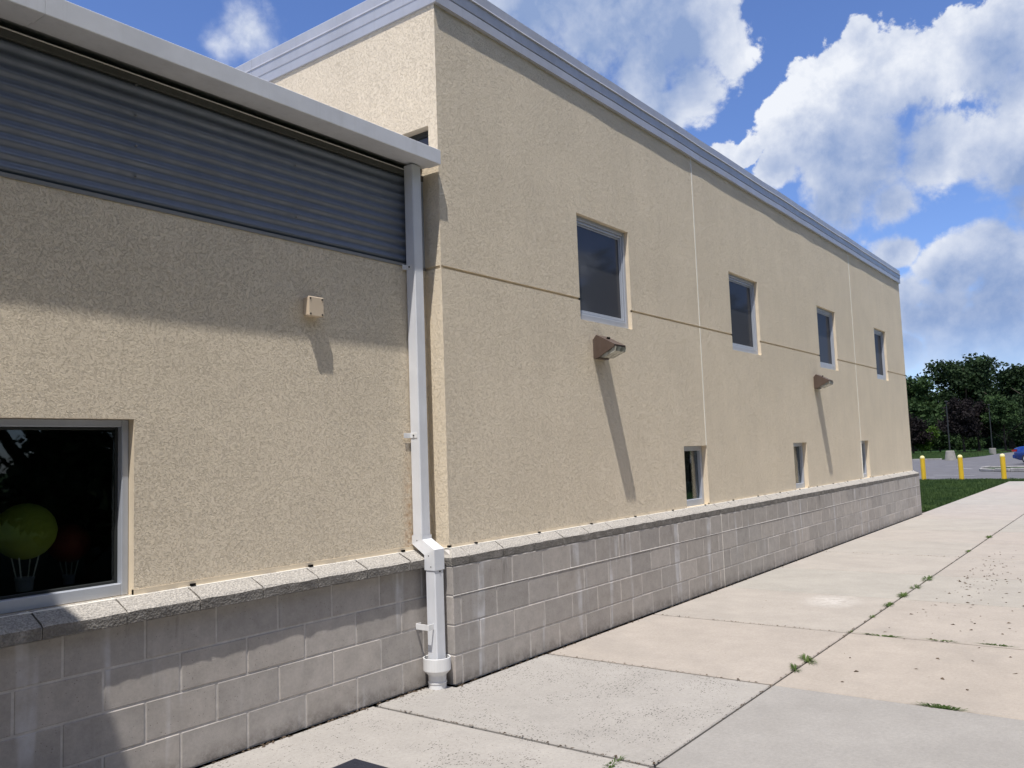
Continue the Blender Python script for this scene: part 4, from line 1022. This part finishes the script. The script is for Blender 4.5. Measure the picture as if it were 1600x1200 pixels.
tree('linden_tree', (107.0, 6.4, 0), 0.9, 5.8, 2.4, 14, 4200, .18, M_LEAF_D, 42, .12, 'small dark tree beyond the roof of the blue sedan', mulch=1.0)
tree('linden_tree', (109.0, 16.2, 0), 0.3, 4.6, 2.1, 14, 4200, .17, M_LEAF_M, 43, .12, 'leafy green shrub tree left of the flared lamp post')
tree('shrub', (102.0, 16.9, 0), 0.2, 1.8, 1.15, 12, 2600, .12, M_LEAF_L, 51, .05, 'rounded bright lime shrub by the far corner of the building', None, 0, 'shrub')
tree('shrub', (106.0, 16.7, 0), 0.5, 3.4, 1.2, 12, 2400, .13, M_LEAF_L, 52, .06, 'taller yellow-green shrub behind the rounded lime one', None, 0, 'shrub')
tree('shrub', (112.0, 13.3, 0), 0.2, 2.0, 1.9, 10, 2400, .15, M_LEAF_M, 53, .05, 'low spreading shrub between the purple tree trunks', None, 0, 'shrub')
wl = []
for k in range(30): wl.append((random.uniform(-4, 4)+0, -18+k*1.7, random.uniform(0.6, 5.6), random.uniform(2.3, 3.6)))
o = link('woodland', crown_mesh('woodland', wl, 36000, .38, M_LEAF_D, 61), None, (150, 12, 0)); struct(o, 'stuff')
# trees across the pavement, seen mirrored in the glass
proto = None
for i, (x, y, s_, lab) in enumerate(((-10.5, -10.9, 1.15, 'tall tree opposite the added block across the pavement'), (-3.6, -10.8, 1.2, 'tall tree opposite the left window across the pavement'), (3.2, -11.8, 1.2, 'tall tree opposite the downspout, between its two neighbours'), (10.5, -14.5, 1.2, 'tall tree opposite the nearest square window'), (18, -16.5, 1.0, 'tree opposite the middle of the tall wing'), (26, -11.5, 1.0, 'tree across the pavement, nearest to the third square window'), (33, -13.5, 1.1, 'tree across the pavement by the far lawn'), (50, -26, 1.2, 'tree opposite the far corner of the tall wing'), (68, -30, 1.2, 'farthest tree across the pavement, beyond the building'))):
    if proto is None: proto = tree('maple_tree', (x, y, 0), 0.6, 9.5, 4.6, 26, 9000, .34, M_LEAF_M, 71, .3, lab, 'trees across from the building'); T = proto
    else: T = copy_tree(proto)
    T.location = (x, y, 0); T.scale = (s_, s_, s_); T.rotation_euler = (0, 0, i*1.3); T['label'] = lab

for i, (x, y, lab) in enumerate(((-1.2, -7.6, 'dense shrub across the pavement opposite the left window'), (1.4, -7.4, 'dense shrub across the pavement opposite the downspout'), (4.0, -7.7, 'dense shrub across the pavement opposite the nearest square window'), (6.6, -7.5, 'dense shrub at the end of the shrub row across the pavement'))):
    tree('shrub', (x, y, 0), 0.25, 2.3, 1.45, 14, 5200, .10, M_LEAF_D, 81+i, .05, lab, 'shrubs across the pavement', 0, 'shrub')

wl = []
for k in range(34): wl.append((random.uniform(-3, 3), -16+k*1.3, random.uniform(0.3, 1.6), random.uniform(1.3, 1.9)))
struct(link('undergrowth', crown_mesh('undergrowth', wl, 20000, .30, M_LEAF_D, 62), None, (141, 10, 0)), 'stuff')
